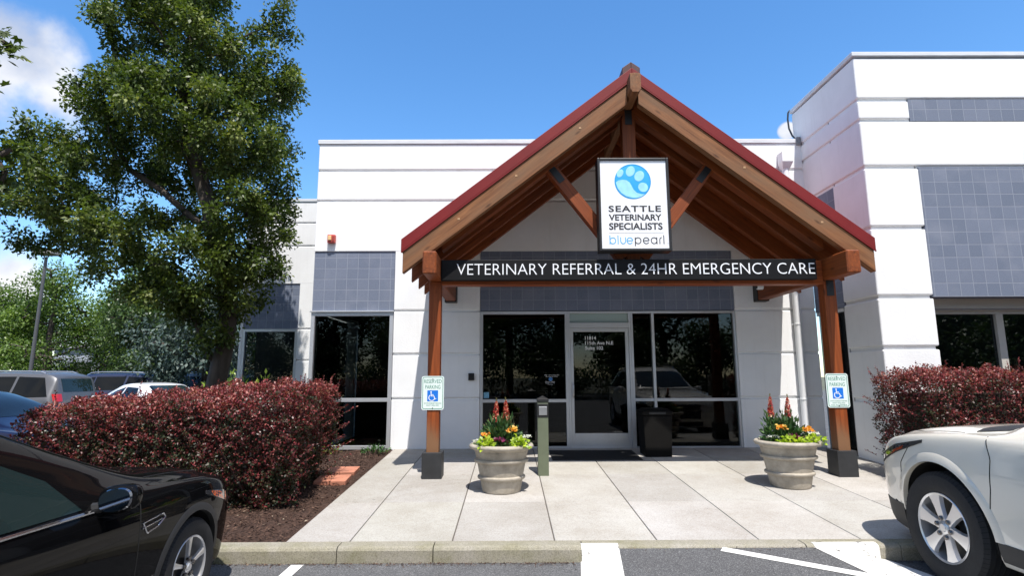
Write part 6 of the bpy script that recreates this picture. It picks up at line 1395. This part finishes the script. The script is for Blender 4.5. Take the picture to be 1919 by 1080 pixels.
# overhanging maple at the left edge
def maple():
    rng = np.random.default_rng(5); t = thing('maple_tree', 'maple branches hanging in at the upper left edge', 'tree', (-7.4, 4.7, AZ))
    blobs = [(tw(20, 75, 5.4), (0.26, 0.25, 0.22)), (tw(-60, 60, 5.4), (0.5, 0.4, 0.35)), (tw(0, 235, 5.3), (0.16, 0.25, 0.14)), (tw(5, 320, 5.3), (0.16, 0.25, 0.18)), (tw(-70, 280, 5.3), (0.4, 0.4, 0.5)), (tw(5, 370, 5.3), (0.16, 0.2, 0.12)), (tw(-160, 150, 5.0), (0.7, 0.6, 0.8)), (tw(-250, 50, 4.7), (0.7, 0.7, 0.8))]
    A = blob_points(blobs, 110, rng)
    sd = [np.array([-7.4, 4.7, AZ - 0.1]), np.array([-7.4, 4.7, 1.5]), np.array([-7.35, 4.7, 2.9]), np.array([-7.2, 4.75, 3.8])]
    N, par = grow(A, (sd, [-1, 0, 1, 2]), 0.16, 2.5, 0.25, 90, rng); b, r, ch = limb_mesh(N, par, 0.12, 0.005); obj('trunk', b, M['bark'], t, smooth=True, angle=0)
    thin = np.array([i for i in range(5, len(N)) if r[i] <= np.quantile(r, 0.6)]); n = 1700
    # star-shaped leaves: five narrow diamonds from one stalk end
    pick = thin[rng.integers(0, len(thin), n)]; P0 = N[pick] + rng.normal(size=(n, 3)) * 0.07
    Nl = np.array([0, -0.4, 0.8]) + rng.normal(size=(n, 3)) * 0.5; Nl /= np.linalg.norm(Nl, axis=1, keepdims=True)
    D0 = rng.normal(size=(n, 3)) + np.array([0, 0, -0.9]); D0 -= Nl * (D0 * Nl).sum(1, keepdims=True); D0 /= np.linalg.norm(D0, axis=1, keepdims=True); S0 = np.cross(D0, Nl)
    PP, DD, NN_, LL, WW, TT = [], [], [], [], [], []
    tn = np.clip(0.4 + rng.normal(0, 0.2, n), 0, 1)
    for a, l in ((0, 1.0), (0.75, 0.85), (-0.75, 0.85), (1.5, 0.55), (-1.5, 0.55)):
        PP.append(P0); DD.append(D0 * math.cos(a) + S0 * math.sin(a)); NN_.append(Nl); LL.append(np.full(n, 0.085 * l)); WW.append(np.full(n, 0.034)); TT.append(tn)
    obj('crown', leaf_mesh('crown', np.concatenate(PP), np.concatenate(DD), np.concatenate(NN_), np.concatenate(LL), np.concatenate(WW), np.concatenate(TT)), PEAR, t)
maple()

# ------------------------------------------------------------------ shrubs, weeds, lamp, far building
def shrub(name, label, c, rad, n, mat, leaf, group=None, droop=0.0, seed=3):
    t = thing(name, label, 'shrub', c, group); rng = np.random.default_rng(seed)
    P = []; u = rng.normal(size=(n, 3)); u /= np.linalg.norm(u, axis=1, keepdims=True); u[:, 2] = np.abs(u[:, 2])
    P = np.array(c) + u * np.array(rad) * (0.5 + 0.5 * rng.random((n, 1))) * (1 + 0.18 * np.sin(u[:, :1] * 9) * np.cos(u[:, 1:2] * 8))
    obj('leaves', leaf_mesh('leaves', P, u * 0.8 + rng.normal(size=(n, 3)) * 0.4 + np.array([0, 0, 0.3 - droop]), u * 0.4 + np.array([0, 0, 0.7]) + rng.normal(size=(n, 3)) * 0.4, rng.uniform(0.7, 1.3, n) * leaf, rng.uniform(0.3, 0.5, n) * leaf, rng.random(n)), mat, t)
    b = new()
    for i in range(14):
        a = rng.uniform(0, 6.28); tube(b, [(c[0] + 0.05 * math.cos(a), c[1] + 0.05 * math.sin(a), c[2] - 0.05), (c[0] + rad[0] * 0.6 * math.cos(a), c[1] + rad[1] * 0.6 * math.sin(a), c[2] + rad[2] * 0.7)], [0.012, 0.004], 4, False)
    obj('stems', b, TWIG, t)
YG = leafmat('yellow_green_leaves', [(0, (0.10, 0.16, 0.02)), (1, (0.30, 0.38, 0.06))], 0.45, 0.3)
shrub('shrub', 'lime green leafy shrub behind the red hedge, below the dark rear window', (-4.25, 9.6, 0.36), (0.65, 0.5, 1.15), 1800, YG, 0.12, seed=4)
shrub('shrub', 'yellow green bush far behind the big trunk', (-8.0, 16.5, 0.0), (1.3, 0.9, 1.7), 2600, YG, 0.12, seed=5)
shrub('weed', 'green weed at the corner where the walk meets the window sill', (-2.22, 9.55, gz(9.55)), (0.22, 0.14, 0.12), 130, GREEN, 0.07, 'small weeds', seed=6)
shrub('weed', 'pale green weed under the window beside the hedge end', (-3.05, 9.6, gz(9.6)), (0.28, 0.15, 0.16), 160, YG, 0.06, 'small weeds', seed=7)
shrub('weed', 'low weed at the foot of the hedge by the black car', (-3.1, 6.05, gz(6.05)), (0.14, 0.1, 0.12), 90, GREEN, 0.05, 'small weeds', seed=8)
lp = thing('parking_lamp', 'tall grey parking lot lamp post with box head at the left', 'street lamp', (-25.15, 30, 0))
gm_ = pbr('lamp_grey_paint', (0.075, 0.075, 0.08), 0.5)
b = new(); tube(b, [(-25.15, 30, 0), (-25.05, 30, 8.0)], [0.10, 0.075], 10); obj('pole', b, gm_, lp, smooth=True)
b = new(); tube(b, [(-25.05, 30, 7.95), (-25.25, 30, 8.22)], 0.03, 6); tube(b, [(-25.05, 30, 7.95), (-24.85, 30, 8.22)], 0.03, 6); obj('yoke', b, gm_, lp)
obj('lamp_head', hexa(new(), [(-25.55, 29.6, 8.2), (-24.5, 29.6, 8.2), (-24.5, 30.4, 8.2), (-25.55, 30.4, 8.2), (-25.45, 29.65, 8.5), (-24.6, 29.65, 8.5), (-24.6, 30.35, 8.5), (-25.45, 30.35, 8.5)]), pbr('lamp_head_grey', (0.16, 0.15, 0.13), 0.5), lp, bevel=0.03)
fb = thing('far_building', 'pale grey low building half hidden behind the trees beyond the cars', 'building', (-26, 52, 0))
obj('wall', B(-40, -16, 50, 58, -0.1, 4.2), pbr('grey_far_wall', (0.33, 0.36, 0.42), 0.8, var=0.06), fb)
obj('roof', B(-40.3, -15.7, 49.7, 58.3, 4.2, 4.6), pbr('white_far_roof', (0.7, 0.7, 0.72), 0.6), fb)
b = new()
for k in range(8): box(b, -38.5 + 2.8 * k, -36.6 + 2.8 * k, 49.95, 50.02, 1.2, 2.9)
obj('window_band', b, CARGLASS, fb)
